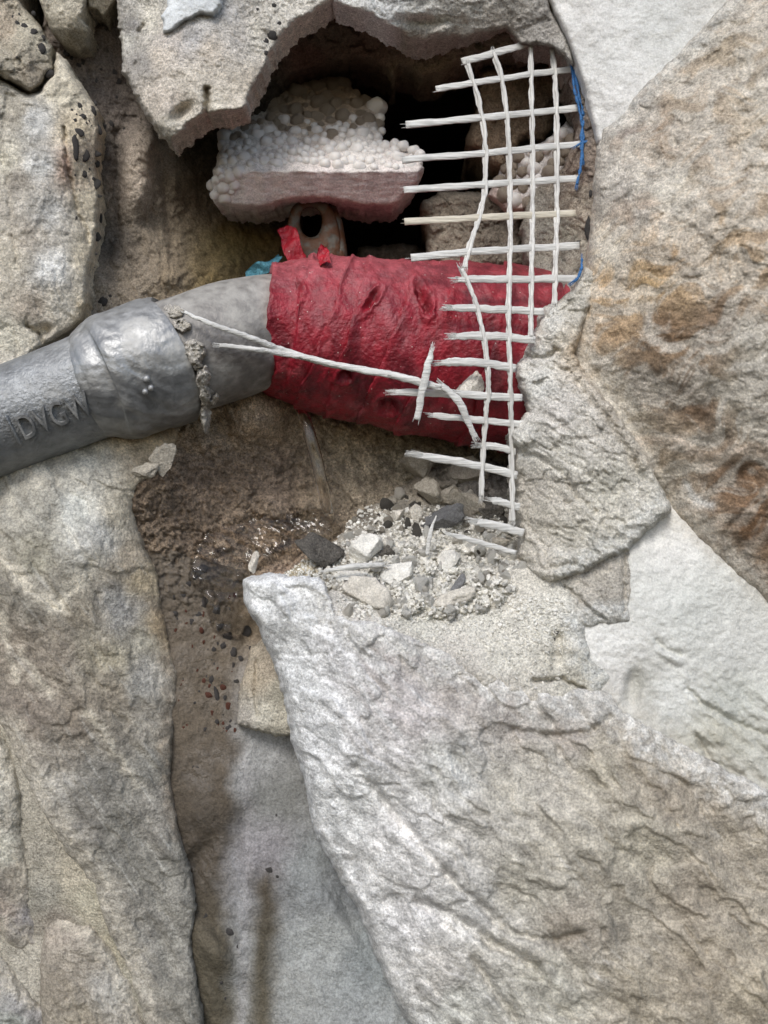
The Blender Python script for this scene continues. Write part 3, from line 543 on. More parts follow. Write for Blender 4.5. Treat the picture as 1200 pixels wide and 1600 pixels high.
def p_col(x, y, C, d):
    for pts, wd, k in (([(0, 870), (30, 900), (50, 930), (90, 945)], 12, .8), ([(150, 870), (130, 900), (100, 930), (86, 950)], 12, .8), ([(128, 1110), (160, 1140), (185, 1185), (215, 1225)], 7, .6), ([(32, 1020), (50, 1050), (80, 1085)], 7, .6), ([(2, 960), (8, 1000), (25, 1060)], 7, .6)):
        dd = linedist(x+9*perlin(x/22, y/22, 6), y+9*perlin(x/22, y/22, 7), pts)
        C = C+(s2l((216, 208, 190))[None]-C)*(k*np.exp(-(dd/wd)**2))[:, None]
    g = sst(.15, .6, aniso(x, y, 55, 90, 14, 5, 268, .6))*.45
    return C+(s2l((206, 204, 196))[None]-C)*g[:, None]
P_stone = piece('stone', [(-170, 560), (60, 552), (200, 600), (262, 612), (290, 640), (285, 675), (262, 712), (236, 742), (214, 768), (206, 800), (222, 850), (244, 900), (252, 950), (258, 980), (264, 1010), (276, 1050), (275, 1090), (268, 1150), (266, 1220), (276, 1290), (296, 1370), (306, 1420), (300, 1450), (298, 1490), (306, 1530), (316, 1600), (322, 1760), (276, 1760), (236, 1600), (208, 1512), (172, 1442), (156, 1382), (110, 1326), (76, 1270), (42, 1200), (12, 1132), (-30, 1060), (-170, 940)],
    [(0, 620, 4), (100, 700, 0), (200, 660, 6), (260, 660, 12), (225, 740, 6), (0, 800, -10), (120, 820, -10), (200, 850, 0), (80, 950, -15), (220, 960, 0.5), (260, 1060, 2.5), (60, 1100, -9.9), (180, 1100, -9.3), (255, 1200, -1), (120, 1230, -10.5), (220, 1300, -6), (280, 1400, -5.5), (160, 1380, -9.3), (230, 1460, -8), (280, 1560, -9.5), (0, 1050, -8.1), (260, 1700, -12), (-140, 800, -8)],
    [(60, 720, (200, 194, 180)), (140, 730, (206, 202, 190)), (220, 690, (196, 180, 154)), (240, 650, (190, 172, 146)), (60, 800, (176, 172, 160)), (120, 800, (206, 206, 198)), (150, 830, (208, 206, 198)), (60, 870, (154, 149, 133)), (190, 800, (190, 182, 164)), (200, 880, (171, 160, 142)), (230, 900, (176, 162, 136)), (50, 930, (140, 135, 124)), (130, 960, (153, 144, 127)), (190, 950, (165, 163, 158)), (220, 1000, (174, 169, 154)), (250, 980, (171, 154, 126)), (80, 1030, (159, 149, 135)), (170, 1030, (163, 155, 135)), (230, 1060, (180, 177, 169)), (40, 1120, (140, 130, 118)), (120, 1120, (144, 134, 120)), (180, 1090, (144, 135, 120)), (240, 1120, (169, 163, 151)), (80, 1230, (171, 167, 158)), (90, 1180, (149, 142, 130)), (160, 1220, (129, 126, 118)), (230, 1200, (144, 141, 132)), (130, 1290, (134, 130, 122)), (190, 1290, (136, 133, 124)), (250, 1280, (148, 144, 135)), (170, 1330, (135, 132, 123)), (230, 1360, (139, 136, 127)), (270, 1400, (149, 146, 137)), (200, 1420, (139, 135, 126)), (260, 1480, (148, 145, 136)), (220, 1470, (157, 153, 144)), (260, 1560, (132, 129, 120)), (280, 1700, (141, 138, 129)), (-100, 900, (153, 145, 133)), (20, 1000, (154, 144, 130))],
    M_stone, wall, noise=cleft(56, 150, 34, 3.0, 261, fine=.42, step=.9, lump=1.2, lumps=120, mid=.14, oct=3, facet=.8), edge=(3.5, 24), jag=(4, 22), thick=30, warp=(22, 60), cvar=(.26, 40), streak=(56, 80, 18, .26), colfun=p_col,
    bumps=[(255, 700, 26, 26, 0, 3), (150, 830, 60, 30, -50, 2)], ew=lambda x, y: .7+0*x, grow=lambda x, y: 8*sst(220, 180, x-(y-1100)*.2), smear=[([(12, 1132), (76, 1270), (156, 1382), (208, 1512), (236, 1600)], 40, (198, 190, 174), .75), ([(252, 950), (276, 1060), (268, 1180), (276, 1290)], 30, (150, 134, 114), .5)], label='large tan grey stone below the pipe on the left', seed=47)
R_stone = piece('stone', [(78, 1432), (104, 1428), (140, 1448), (168, 1482), (196, 1530), (220, 1590), (246, 1760), (84, 1760), (74, 1600), (70, 1540), (72, 1480)],
    [(90, 1440, -3), (130, 1480, -9), (100, 1560, -10), (180, 1550, -8), (150, 1650, -12), (210, 1720, -10)],
    [(100, 1450, (168, 158, 145)), (130, 1500, (164, 156, 143)), (100, 1540, (154, 145, 130)), (170, 1540, (178, 174, 166)), (130, 1600, (156, 147, 130)), (200, 1590, (173, 167, 156)), (150, 1700, (159, 149, 134)), (190, 1550, (200, 196, 185))],
    M_stone, wall, noise=cleft(58, 90, 22, 1.8, 271, fine=.6, step=.6), edge=(6, 28), jag=(4, 20), thick=16, warp=(14, 40), streak=(58, 60, 14, .16), ew=lambda x, y: 1+0*x, grow=lambda x, y: 8+0*x, smear=[([(78, 1432), (140, 1448), (196, 1530), (230, 1650)], 30, (196, 188, 172), .75)], label='brown grey stone at the bottom near the left edge', seed=49)
S_stone = piece('stone', [(-170, 1040), (0, 1130), (18, 1180), (28, 1232), (34, 1300), (44, 1345), (50, 1400), (54, 1440), (62, 1478), (34, 1486), (14, 1470), (0, 1448), (-170, 1300)],
    [(0, 1160, -4), (10, 1250, -8), (20, 1330, -6), (40, 1420, -2), (30, 1470, -3), (-100, 1200, -10)],
    [(8, 1200, (207, 203, 189)), (20, 1280, (198, 193, 180)), (10, 1330, (195, 192, 178)), (30, 1360, (165, 156, 141)), (20, 1400, (155, 147, 134)), (44, 1430, (156, 152, 156)), (35, 1470, (160, 154, 148)), (5, 1420, (177, 165, 152)), (-100, 1200, (188, 183, 169))],
    M_stone, wall, noise=cleft(70, 80, 18, 1.6, 281, fine=.5, step=.7), edge=(6, 24), jag=(3, 18), thick=14, warp=(10, 30), ew=lambda x, y: 1+0*x, grow=lambda x, y: 6+0*x, smear=[([(0, 1130), (34, 1300), (54, 1440), (34, 1486), (0, 1448)], 30, (196, 188, 172), .75)], label='narrow pale stone at the left edge low down', seed=51)
T_stone = piece('stone', [(-170, 1440), (0, 1492), (20, 1520), (44, 1556), (64, 1574), (76, 1560), (74, 1600), (80, 1760), (-170, 1760)],
    [(0, 1520, -4), (30, 1570, -7), (60, 1590, -5), (0, 1650, -9), (-100, 1600, -8)], [(10, 1530, (175, 170, 160)), (30, 1570, (162, 159, 155)), (60, 1580, (153, 150, 146)), (20, 1600, (169, 171, 162)), (-100, 1600, (166, 160, 149)), (40, 1700, (162, 156, 147))],
    M_stone, wall, noise=cleft(60, 60, 18, 1.6, 291, fine=.5, step=.5), edge=(6, 24), jag=(4, 18), thick=14, warp=(10, 30), ew=lambda x, y: 1+0*x, grow=lambda x, y: 6+0*x, smear=[([(0, 1492), (44, 1556), (76, 1560)], 30, (196, 188, 172), .75)], label='grey stone in the bottom left corner', seed=53)

# ------------------------------------------------------------------ chunks and pebbles
import bmesh
def ico(sub):
    bm = bmesh.new(); bmesh.ops.create_icosphere(bm, subdivisions=sub, radius=1)
    v = np.array([x.co[:] for x in bm.verts]); f = [[q.index for q in t.verts] for t in bm.faces]; bm.free(); return v, f
ICO = {k: ico(k) for k in (1, 2, 3, 4)}
def rock_shape(seed, sub=2, cuts=7, rough=.16, scale=(1, 1, 1)):
    r = np.random.RandomState(seed); v, f = ICO[sub]; v = v.copy()
    o = r.rand(3)*50
    n = fbm(v[:, 0]*1.3+o[0]+v[:, 2]*.7, v[:, 1]*1.3+o[1]-v[:, 2]*.9, 3, seed, .55)
    v = v*(1+rough*2*n)[:, None]
    for _ in range(cuts):
        d = r.randn(3); d /= np.linalg.norm(d); h = r.uniform(.34, .72)
        t = v@d; m = t > h; v[m] -= (t[m]-h)[:, None]*d[None]*.96
    if sub >= 3:
        n = fbm(v[:, 0]*3+o[2]+v[:, 2]*2, v[:, 1]*3-v[:, 2]*2.4, 4, seed+5, .6); v = v*(1+.17*n)[:, None]
        n = fbm(v[:, 0]*8+v[:, 2]*5, v[:, 1]*8-v[:, 2]*6, 3, seed+6, .6); v = v*(1+.07*n)[:, None]
    return v*np.array(scale), f
def rotm(r): 
    q = r.randn(4); q /= np.linalg.norm(q); w, x, y, z = q
    return np.array([[1-2*(y*y+z*z), 2*(x*y-z*w), 2*(x*z+y*w)], [2*(x*y+z*w), 1-2*(x*x+z*z), 2*(y*z-x*w)], [2*(x*z-y*w), 2*(y*z+x*w), 1-2*(x*x+y*y)]])

M_peb = rock_mat('dark_pebble', base=(80, 77, 75), rough=.7, gamp=.3, bump=.0002)
M_pebr = rock_mat('red_brown_pebble', base=(98, 62, 50), rough=.7, gamp=.3, bump=.0002)
M_white = rock_mat('white_crumb', base=(228, 225, 216), rough=.95, gamp=.14, bump=.0004, bscale=1200, spec=.15)
M_cream = rock_mat('cream_crumb', base=(208, 202, 190), rough=.95, gamp=.2, bump=.0004, bscale=1200, spec=.15)
M_grey = rock_mat('grey_crumb', base=(164, 157, 144), rough=.9, gamp=.25, bump=.0004, bscale=1200, spec=.2)
M_dark = rock_mat('dark_crumb', base=(92, 88, 82), rough=.8, gamp=.4, bump=.0006, bscale=900, spec=.3, pores=.5)
M_slate = rock_mat('slate_crumb', base=(112, 112, 112), rough=.7, gamp=.25, bump=.0003, spec=.3)

peb_shapes = []
for i in range(8):
    v, f = rock_shape(300+i, 2, 2, .16)
    me = bpy.data.meshes.new('pebble'); me.from_pydata(v.tolist(), [], f); me.update()
    me.polygons.foreach_set('use_smooth', np.ones(len(f), bool)); me.materials.append(M_peb); peb_shapes.append(me)
peb_red = []
for i in range(3):
    me = peb_shapes[i].copy(); me.materials.clear(); me.materials.append(M_pebr); peb_red.append(me)
def pebble(host, px, py, r, red=False, asp=1.0, ang=0, sink=.35):
    d = surf(host, px, py)
    w = at(px, py, d); k = P*(D+d*.001)/D
    o = link('pebble', rnd.choice(peb_red if red else peb_shapes), w+np.array([0, r*k*sink, 0]), host)
    o.scale = (r*k*asp, r*k*.55, r*k/asp); o.rotation_euler = (0, math.radians(ang)+rnd.uniform(-.3, .3), 0)
    return o
for x, y, r in ((19, 27, 5), (30, 23, 3), (26, 38, 6), (38, 42, 7), (49, 51, 9), (63, 76, 9), (28, 66, 2), (26, 89, 2), (74, 113, 9), (66, 58, 5), (52, 20, 4)):
    pebble(A2, x, y, r, asp=rnd.uniform(.8, 1.2))
for x, y, r, a in ((122, 165, 6, 1), (144, 173, 8, .9), (128, 182, 6, 1.1), (117, 187, 4, 1), (121, 206, 9, 1.2), (116, 228, 12, .55), (132, 243, 9, .8), (149, 240, 7, 1.3), (130, 271, 6, 1), (146, 285, 11, 1), (150, 255, 6, 1), (155, 202, 6, .7), (151, 368, 8, 1), (152, 305, 5, 1.6), (157, 340, 5, .6), (112, 172, 3, 1)):
    pebble(A_stone, x, y, r, asp=a, ang=20 if a > 1.15 else 0)
for x, y, r in ((124, 96, 9), (176, 108, 10), (103, 80, 7), (172, 193, 7), (184, 125, 6), (113, 92, 5), (150, 125, 4), (160, 470, 8), (172, 462, 6)):
    pebble(C_bed, x, y, r)
for x, y, r in ((412, 12, 7), (427, 8, 5), (424, 52, 11), (414, 64, 6), (402, 15, 4), (436, 36, 6), (415, 82, 4)):
    pebble(D_stone, x, y, r)
for x, y, r, a in ((920, 354, 12, .55), (905, 381, 9, 1.3), (925, 300, 6, .8)):
    pebble(I_cheek, x, y, r, asp=a)
for x, y, r, rd in ((278, 912, 7, 0), (294, 911, 7, 0), (271, 930, 7, 0), (319, 941, 11, 0), (335, 955, 8, 0), (343, 975, 8, 0), (299, 972, 6, 0), (274, 985, 6, 1), (352, 993, 11, 0), (347, 1008, 8, 0), (382, 987, 11, 0), (364, 1021, 9, 0), (376, 1030, 6, 0), (363, 1041, 5, 0), (388, 1012, 5, 0), (330, 1061, 6, 0), (318, 1065, 5, 1), (347, 1075, 8, 1), (325, 1087, 7, 1), (337, 1086, 9, 0), (349, 1090, 6, 0), (356, 1104, 8, 1), (331, 1115, 5, 1), (359, 1127, 4, 0), (359, 1136, 4, 0), (348, 1131, 4, 1), (307, 1048, 4, 1), (272, 958, 5, 0), (286, 930, 4, 0), (310, 960, 5, 0), (305, 900, 8, 0), (314, 890, 9, 0), (280, 1314, 9, 0), (306, 1200, 6, 0), (432, 1275, 4, 0), (404, 1300, 8, 0), (320, 1432, 5, 0), (358, 1458, 8, 0), (370, 1480, 4, 0), (420, 1360, 7, 0), (350, 1560, 4, 0), (345, 1535, 4, 0), (433, 1370, 3, 0), (300, 1010, 3, 1), (290, 955, 3, 1), (340, 1045, 3, 1)):
    pebble(N_joint, x, y, r, red=bool(rd), asp=.6 if (x, y) in ((280, 1314), (337, 1086)) else rnd.uniform(.8, 1.2), sink=.34)
Rp = np.random.RandomState(12)
for _ in range(46):
    yy_ = Rp.uniform(915, 1150); xx_ = Rp.uniform(266+(yy_-915)*.06, 392-(yy_-915)*.06)
    pebble(N_joint, xx_, yy_, 1.6+3.6*Rp.rand()**2, red=Rp.rand() < .35, asp=Rp.uniform(.7, 1.3), sink=.3)
for _ in range(26):
    yy_ = Rp.uniform(150, 420); pebble(A_stone, Rp.uniform(112, 152), yy_, 1.4+3*Rp.rand()**2, asp=Rp.uniform(.7, 1.3), sink=.4)
for _ in range(16):
    pebble(C_bed, Rp.uniform(110, 195), Rp.uniform(90, 260), 2+5*Rp.rand()**2, asp=Rp.uniform(.7, 1.3), sink=.4)
for x, y, r in ((780, 990, 3), (816, 1008, 3), (870, 986, 5), (866, 1000, 4), (905, 1060, 4), (795, 1035, 4), (787, 1050, 5), (640, 1010, 3), (810, 1025, 3), (880, 962, 2), (840, 975, 2), (760, 975, 3)):
    pebble(L_ledge, x, y, r, sink=.6)

def chunk(name, px, py, y, r, mat, label, cat='rubble', group=None, seed=0, asp=(1, 1, 1), ang=0, sub=3, cuts=7, rough=.16):
    v, f = rock_shape(seed, sub, cuts, rough, asp)
    a = math.radians(ang); c, s = math.cos(a), math.sin(a)
    v = v@np.array([[c, 0, -s], [0, 1, 0], [s, 0, c]])
    k = P*(D+y*.001)/D
    o = mesh_obj(name, v*r*k+at(px, py, y), f, mat, None, sub >= 3 and cuts < 5)
    o.data.polygons.foreach_set('use_smooth', np.full(len(f), sub >= 4))
    return props(o, label, cat, group)

# ------------------------------------------------------------------ rubble heap
def rub_col(x, y, C, d):
    _, _, i1 = worley(x/16, y/16, 77)
    return C*(0.78+.4*i1)[:, None]
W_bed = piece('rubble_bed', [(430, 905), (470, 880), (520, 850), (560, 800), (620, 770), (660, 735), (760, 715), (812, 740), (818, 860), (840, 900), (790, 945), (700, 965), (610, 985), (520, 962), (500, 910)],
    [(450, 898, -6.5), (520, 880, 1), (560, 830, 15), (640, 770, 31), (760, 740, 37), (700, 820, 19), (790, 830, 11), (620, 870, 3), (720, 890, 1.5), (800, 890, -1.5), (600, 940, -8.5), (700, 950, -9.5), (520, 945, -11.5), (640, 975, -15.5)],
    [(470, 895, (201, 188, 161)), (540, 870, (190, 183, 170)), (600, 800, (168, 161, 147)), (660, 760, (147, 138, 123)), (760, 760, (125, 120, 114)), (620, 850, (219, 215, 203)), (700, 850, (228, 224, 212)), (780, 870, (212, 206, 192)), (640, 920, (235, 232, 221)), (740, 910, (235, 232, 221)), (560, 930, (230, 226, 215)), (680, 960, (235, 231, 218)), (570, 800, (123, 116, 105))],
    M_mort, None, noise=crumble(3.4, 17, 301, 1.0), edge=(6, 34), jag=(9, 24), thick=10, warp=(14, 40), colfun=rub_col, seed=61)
props(W_bed, 'bed of crushed white mortar under the loose rubble', kind='stuff')
W_bed['category'] = 'rubble'

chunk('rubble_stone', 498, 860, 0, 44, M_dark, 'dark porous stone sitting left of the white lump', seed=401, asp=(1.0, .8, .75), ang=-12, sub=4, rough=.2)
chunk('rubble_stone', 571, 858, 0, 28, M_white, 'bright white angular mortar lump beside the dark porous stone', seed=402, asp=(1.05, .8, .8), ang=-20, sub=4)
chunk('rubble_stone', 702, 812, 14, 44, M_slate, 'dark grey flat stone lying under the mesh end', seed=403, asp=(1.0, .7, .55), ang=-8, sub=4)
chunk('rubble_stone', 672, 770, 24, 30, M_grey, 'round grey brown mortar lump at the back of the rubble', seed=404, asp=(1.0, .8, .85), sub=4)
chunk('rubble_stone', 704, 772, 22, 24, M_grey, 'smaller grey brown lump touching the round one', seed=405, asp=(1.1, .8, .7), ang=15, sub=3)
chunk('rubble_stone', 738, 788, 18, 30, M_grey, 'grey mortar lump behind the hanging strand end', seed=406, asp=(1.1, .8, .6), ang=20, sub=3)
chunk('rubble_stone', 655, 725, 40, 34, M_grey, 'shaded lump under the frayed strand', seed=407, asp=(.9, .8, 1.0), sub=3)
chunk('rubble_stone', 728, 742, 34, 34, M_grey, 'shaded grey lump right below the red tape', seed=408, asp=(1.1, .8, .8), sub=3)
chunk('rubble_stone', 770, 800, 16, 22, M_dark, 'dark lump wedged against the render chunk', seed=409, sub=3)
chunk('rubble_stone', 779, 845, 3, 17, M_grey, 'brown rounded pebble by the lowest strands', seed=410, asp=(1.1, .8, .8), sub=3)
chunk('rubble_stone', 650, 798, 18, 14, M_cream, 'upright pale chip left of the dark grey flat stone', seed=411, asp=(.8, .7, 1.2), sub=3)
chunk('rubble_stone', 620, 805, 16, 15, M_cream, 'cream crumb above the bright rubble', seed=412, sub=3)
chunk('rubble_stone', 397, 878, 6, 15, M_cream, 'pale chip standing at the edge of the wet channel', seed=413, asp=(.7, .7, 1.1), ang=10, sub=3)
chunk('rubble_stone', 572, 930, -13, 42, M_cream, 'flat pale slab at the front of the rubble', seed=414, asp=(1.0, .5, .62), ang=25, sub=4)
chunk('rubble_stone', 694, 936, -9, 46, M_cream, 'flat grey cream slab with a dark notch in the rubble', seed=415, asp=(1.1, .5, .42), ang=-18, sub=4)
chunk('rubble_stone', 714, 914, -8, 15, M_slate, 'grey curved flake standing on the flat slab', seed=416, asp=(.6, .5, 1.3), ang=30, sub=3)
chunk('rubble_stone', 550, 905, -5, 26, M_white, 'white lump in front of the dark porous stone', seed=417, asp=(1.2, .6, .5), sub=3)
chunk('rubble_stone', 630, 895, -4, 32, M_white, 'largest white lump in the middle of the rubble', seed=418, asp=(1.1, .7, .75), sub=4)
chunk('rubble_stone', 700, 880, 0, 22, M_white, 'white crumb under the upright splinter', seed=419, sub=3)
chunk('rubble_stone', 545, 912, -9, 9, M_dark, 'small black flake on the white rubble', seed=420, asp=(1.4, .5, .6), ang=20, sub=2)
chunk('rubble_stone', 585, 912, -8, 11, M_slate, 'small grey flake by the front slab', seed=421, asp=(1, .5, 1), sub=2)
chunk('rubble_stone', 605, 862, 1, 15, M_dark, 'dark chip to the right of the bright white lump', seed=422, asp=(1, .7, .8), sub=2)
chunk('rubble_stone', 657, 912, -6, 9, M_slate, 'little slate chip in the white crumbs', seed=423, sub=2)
# many smaller crumbs
R = np.random.RandomState(5)
shapes = []
for i in range(10):
    v, f = rock_shape(500+i, 2, 8, .22)
    for m in (M_white, M_cream, M_grey, M_dark):
        me = bpy.data.meshes.new('crumb'); me.from_pydata(v.tolist(), [], f); me.update(); me.materials.append(m); shapes.append((m, me))
bed_poly = [(560, 830), (640, 790), (740, 800), (805, 840), (815, 890), (740, 930), (640, 960), (560, 945), (520, 905)]
n = 0; tries = 0
while n < 290 and tries < 5000:
    tries += 1
    x = R.uniform(430, 815); y = R.uniform(740, 965)
    sdv = float(polydist(np.array([x]), np.array([y]), bed_poly)[0])
    if sdv > 22: continue
    r = 3.2+11*R.rand()**2.4
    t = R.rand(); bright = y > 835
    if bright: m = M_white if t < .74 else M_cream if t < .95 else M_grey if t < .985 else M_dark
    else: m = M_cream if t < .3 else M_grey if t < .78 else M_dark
    cand = [me for mm, me in shapes if mm is m]
    d = min(surf(W_bed, x, y), surf(L_ledge, x, y) if y > 930 else 99)-r*.06
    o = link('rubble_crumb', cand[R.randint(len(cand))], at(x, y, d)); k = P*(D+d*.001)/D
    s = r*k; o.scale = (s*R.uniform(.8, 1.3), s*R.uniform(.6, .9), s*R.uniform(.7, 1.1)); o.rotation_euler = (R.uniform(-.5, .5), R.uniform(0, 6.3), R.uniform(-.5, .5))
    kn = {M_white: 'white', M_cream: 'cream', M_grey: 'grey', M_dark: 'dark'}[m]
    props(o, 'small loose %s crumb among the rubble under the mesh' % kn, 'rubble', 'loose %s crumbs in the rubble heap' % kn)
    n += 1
# fine grit: one object
vs = []; fs = []; v0, f0 = ICO[1]
for i in range(7600):
    if i < 4600: x = R.uniform(500, 830); y = R.uniform(790, 975); host = W_bed; rr = 1.0+3.6*R.rand()**3.2
    elif i < 5300: x = R.uniform(405, 560); y = R.uniform(876, 908); host = W_bed; rr = 1+1.6*R.rand()**2
    else: x = R.uniform(530, 890); y = 905+abs(R.randn())*48+(x-540)*.1; host = L_ledge; rr = .9+2.2*R.rand()**3
    x0, y0, st, F = FIELD[host]; ii = int(round((y-y0)/st)); jj = int(round((x-x0)/st))
    if not (0 <= ii < F.shape[0] and 0 <= jj < F.shape[1]) or np.isnan(F[ii, jj]): continue
    d = F[ii, jj]-rr*.08
    vv = (v0*(1+1.1*(R.rand(len(v0), 1)-.5))*(.6+.7*R.rand(1, 3)))@rotm(R)*rr*P+at(x, y, d)
    b = len(vs)*len(v0); vs.append(vv); fs += [[q+b for q in t] for t in f0]
gr = mesh_obj('grit', np.concatenate(vs), fs, M_white, None, False)
props(gr, 'fine white mortar grit scattered over the rubble and ledge', 'grit', kind='stuff')

# ------------------------------------------------------------------ swept tubes
def catmull(pts, n=10):
    p = np.array(pts, float)
    if len(p) < 3: 
        t = np.linspace(0, 1, n*2)[:, None]; return p[0]*(1-t)+p[-1]*t
    q = np.vstack([2*p[0]-p[1], p, 2*p[-1]-p[-2]]); out = []
    for i in range(1, len(q)-2):
        for t in np.linspace(0, 1, n, endpoint=False):
            a, b, c, d = q[i-1], q[i], q[i+1], q[i+2]
            out.append(.5*((2*b)+(-a+c)*t+(2*a-5*b+4*c-d)*t*t+(-a+3*b-3*c+d)*t**3))
    out.append(p[-1]); return np.array(out)
def frames(path):
    t = np.gradient(path, axis=0); t /= np.linalg.norm(t, axis=1)[:, None]+1e-12
    Y = np.array([0, 1.0, 0]); b = np.cross(t, Y); b /= np.linalg.norm(b, axis=1)[:, None]+1e-12
    n = np.cross(b, t); return t, b, n     # b: in the picture plane, n: depth
def sweep(path, rb, rn, seg=10, cap=True, disp=None):
    t, b, n = frames(path); m = len(path)
    rb = np.broadcast_to(rb, (m,)); rn = np.broadcast_to(rn, (m,))
    a = np.linspace(0, 2*math.pi, seg, endpoint=False)
    A, I = np.meshgrid(a, np.arange(m))
    k = np.ones(A.shape) if disp is None else disp(A, I)
    V = path[:, None]+(rb[:, None]*np.cos(A)*k)[..., None]*b[:, None]+(rn[:, None]*np.sin(A)*k)[..., None]*n[:, None]
    V = V.reshape(-1, 3)
    i, j = np.meshgrid(np.arange(m-1), np.arange(seg), indexing='ij'); j2 = (j+1) % seg
    F = np.stack([i*seg+j, i*seg+j2, (i+1)*seg+j2, (i+1)*seg+j], -1).reshape(-1, 4).tolist()
    if cap: F += [list(range(seg))[::-1], [(m-1)*seg+q for q in range(seg)]]
    return V, F

# ------------------------------------------------------------------ pipe
def metal_mat(name, base, rough, metallic, dirt, dirt_amt, bump=.00025, bscale=900):
    m, N, L, b = newmat(name)
    tc = N.new('ShaderNodeTexCoord')
    n1 = N.new('ShaderNodeTexNoise'); n1.inputs['Scale'].default_value = 70; n1.inputs['Detail'].default_value = 8; n1.inputs['Roughness'].default_value = .65
    n2 = N.new('ShaderNodeTexNoise'); n2.inputs['Scale'].default_value = bscale; n2.inputs['Detail'].default_value = 3
    n3 = N.new('ShaderNodeTexNoise'); n3.inputs['Scale'].default_value = 300; n3.inputs['Detail'].default_value = 6
    for n in (n1, n2, n3): L.new(tc.outputs['Object'], n.inputs['Vector'])
    r = N.new('ShaderNodeMapRange'); r.inputs[1].default_value = .62-dirt_amt*.3; r.inputs[2].default_value = .72-dirt_amt*.2
    L.new(n1.outputs['Fac'], r.inputs[0])
    at_ = N.new('ShaderNodeAttribute'); at_.attribute_name = 'wet'     # dust attribute on the pipe
    mx_ = N.new('ShaderNodeMath'); mx_.operation = 'MAXIMUM'; L.new(r.outputs[0], mx_.inputs[0]); L.new(at_.outputs['Fac'], mx_.inputs[1])
    br = N.new('ShaderNodeMath'); br.operation = 'MULTIPLY_ADD'; L.new(n3.outputs['Fac'], br.inputs[0]); br.inputs[1].default_value = 1.1; br.inputs[2].default_value = -.05
    fac = N.new('ShaderNodeMath'); fac.operation = 'MULTIPLY'; fac.use_clamp = True; L.new(mx_.outputs[0], fac.inputs[0]); L.new(br.outputs[0], fac.inputs[1])
    mix = N.new('ShaderNodeMix'); mix.data_type = 'RGBA'
    mr = N.new('ShaderNodeMapRange'); mr.inputs[1].default_value = .3; mr.inputs[2].default_value = .7; mr.inputs[3].default_value = .75; mr.inputs[4].default_value = 1.2
    L.new(n3.outputs['Fac'], mr.inputs[0])
    vm = N.new('ShaderNodeVectorMath'); vm.operation = 'MULTIPLY'; vm.inputs[0].default_value = s2l(base); L.new(mr.outputs[0], vm.inputs[1])
    L.new(fac.outputs[0], mix.inputs[0]); L.new(vm.outputs[0], mix.inputs[6]); mix.inputs[7].default_value = (*s2l(dirt), 1)
    L.new(mix.outputs[2], b.inputs['Base Color'])
    rg = N.new('ShaderNodeMapRange'); rg.inputs[3].default_value = rough; rg.inputs[4].default_value = .85; L.new(fac.outputs[0], rg.inputs[0]); L.new(rg.outputs[0], b.inputs['Roughness'])
    mt = N.new('ShaderNodeMapRange'); mt.inputs[3].default_value = metallic; mt.inputs[4].default_value = 0.1; L.new(fac.outputs[0], mt.inputs[0]); L.new(mt.outputs[0], b.inputs['Metallic'])
    bp = N.new('ShaderNodeBump'); bp.inputs['Distance'].default_value = bump; L.new(n2.outputs['Fac'], bp.inputs['Height']); L.new(bp.outputs[0], b.inputs['Normal'])
    return m
M_galv = metal_mat('galvanised_steel', (138, 140, 141), .5, .5, (176, 174, 168), .12, .0005, 900)
M_fit = metal_mat('galvanised_fitting', (142, 143, 143), .42, .55, (196, 194, 188), .34, .0003, 520)
M_pipe2 = metal_mat('dusty_steel', (122, 118, 114), .5, .35, (184, 181, 174), .62, .0003, 700)

pipe = empty('water_pipe', tuple(at(0, 752, -8)), 'galvanised steel pipe with fitting and red wrapped end leaking water', 'pipe')
def tube_part(name, ctrl, mat, parent, n=14, seg=160, dispf=None, dust=None, cap=True):
    """ctrl rows: px, py, depth mm, radius px"""
    c = np.array(ctrl, float)
    pth = catmull(c, n)
    W = at(pth[:, 0], pth[:, 1], pth[:, 2]); rad = pth[:, 3]*P*(D+pth[:, 2]*.001)/D
    V, F = sweep(W, rad, rad, seg, cap, dispf(pth) if dispf else None)
    wet = None
    if dust is not None:
        Vn = V-np.repeat(W, seg, 0); Vn /= np.linalg.norm(Vn, axis=1)[:, None]+1e-9
        wet = dust(np.repeat(pth[:, 0], seg), Vn)
    return mesh_obj(name, V, F, mat, parent, True, wet=wet), W, rad
def dsp(amp, fa, fs, seed):
    def g(pth):
        def h(A, I):
            s = pth[:, 0][I]/100
            return 1+amp*fbm(np.cos(A)*fa+s*fs+5, np.sin(A)*fa-s*fs*.6, 4, seed, .55)
        return h
    return g
body, Wp, Rp = tube_part('pipe_body', [(-260, 758, -14, 82), (-100, 697, -9, 82), (0, 659, -6, 81), (60, 636, -4, 81), (120, 613, -2, 82), (150, 601, -1, 83)], M_galv, pipe, 22,
    dispf=dsp(.014, 2.5, 1.5, 11), dust=lambda x, n: sst(60, 140, x)*.5*sst(.2, .8, n[:, 2]))
fit, Wf, Rf = tube_part('fitting', [(130, 609.5, -3, 76), (140, 606, -2.6, 82), (152, 601.5, -2, 89), (166, 596.5, -1, 96), (184, 590, 0, 100.5), (205, 582, 1, 100), (232, 573, 2, 101), (254, 567, 3, 101), (266, 562.6, 4, 99.5), (273, 560.3, 4, 96), (275, 559.6, 4, 86)], M_fit, pipe, 12, 200,
    dispf=dsp(.032, 3.0, 2.4, 15), dust=lambda x, n: .35*sst(.1, .9, n[:, 2]))
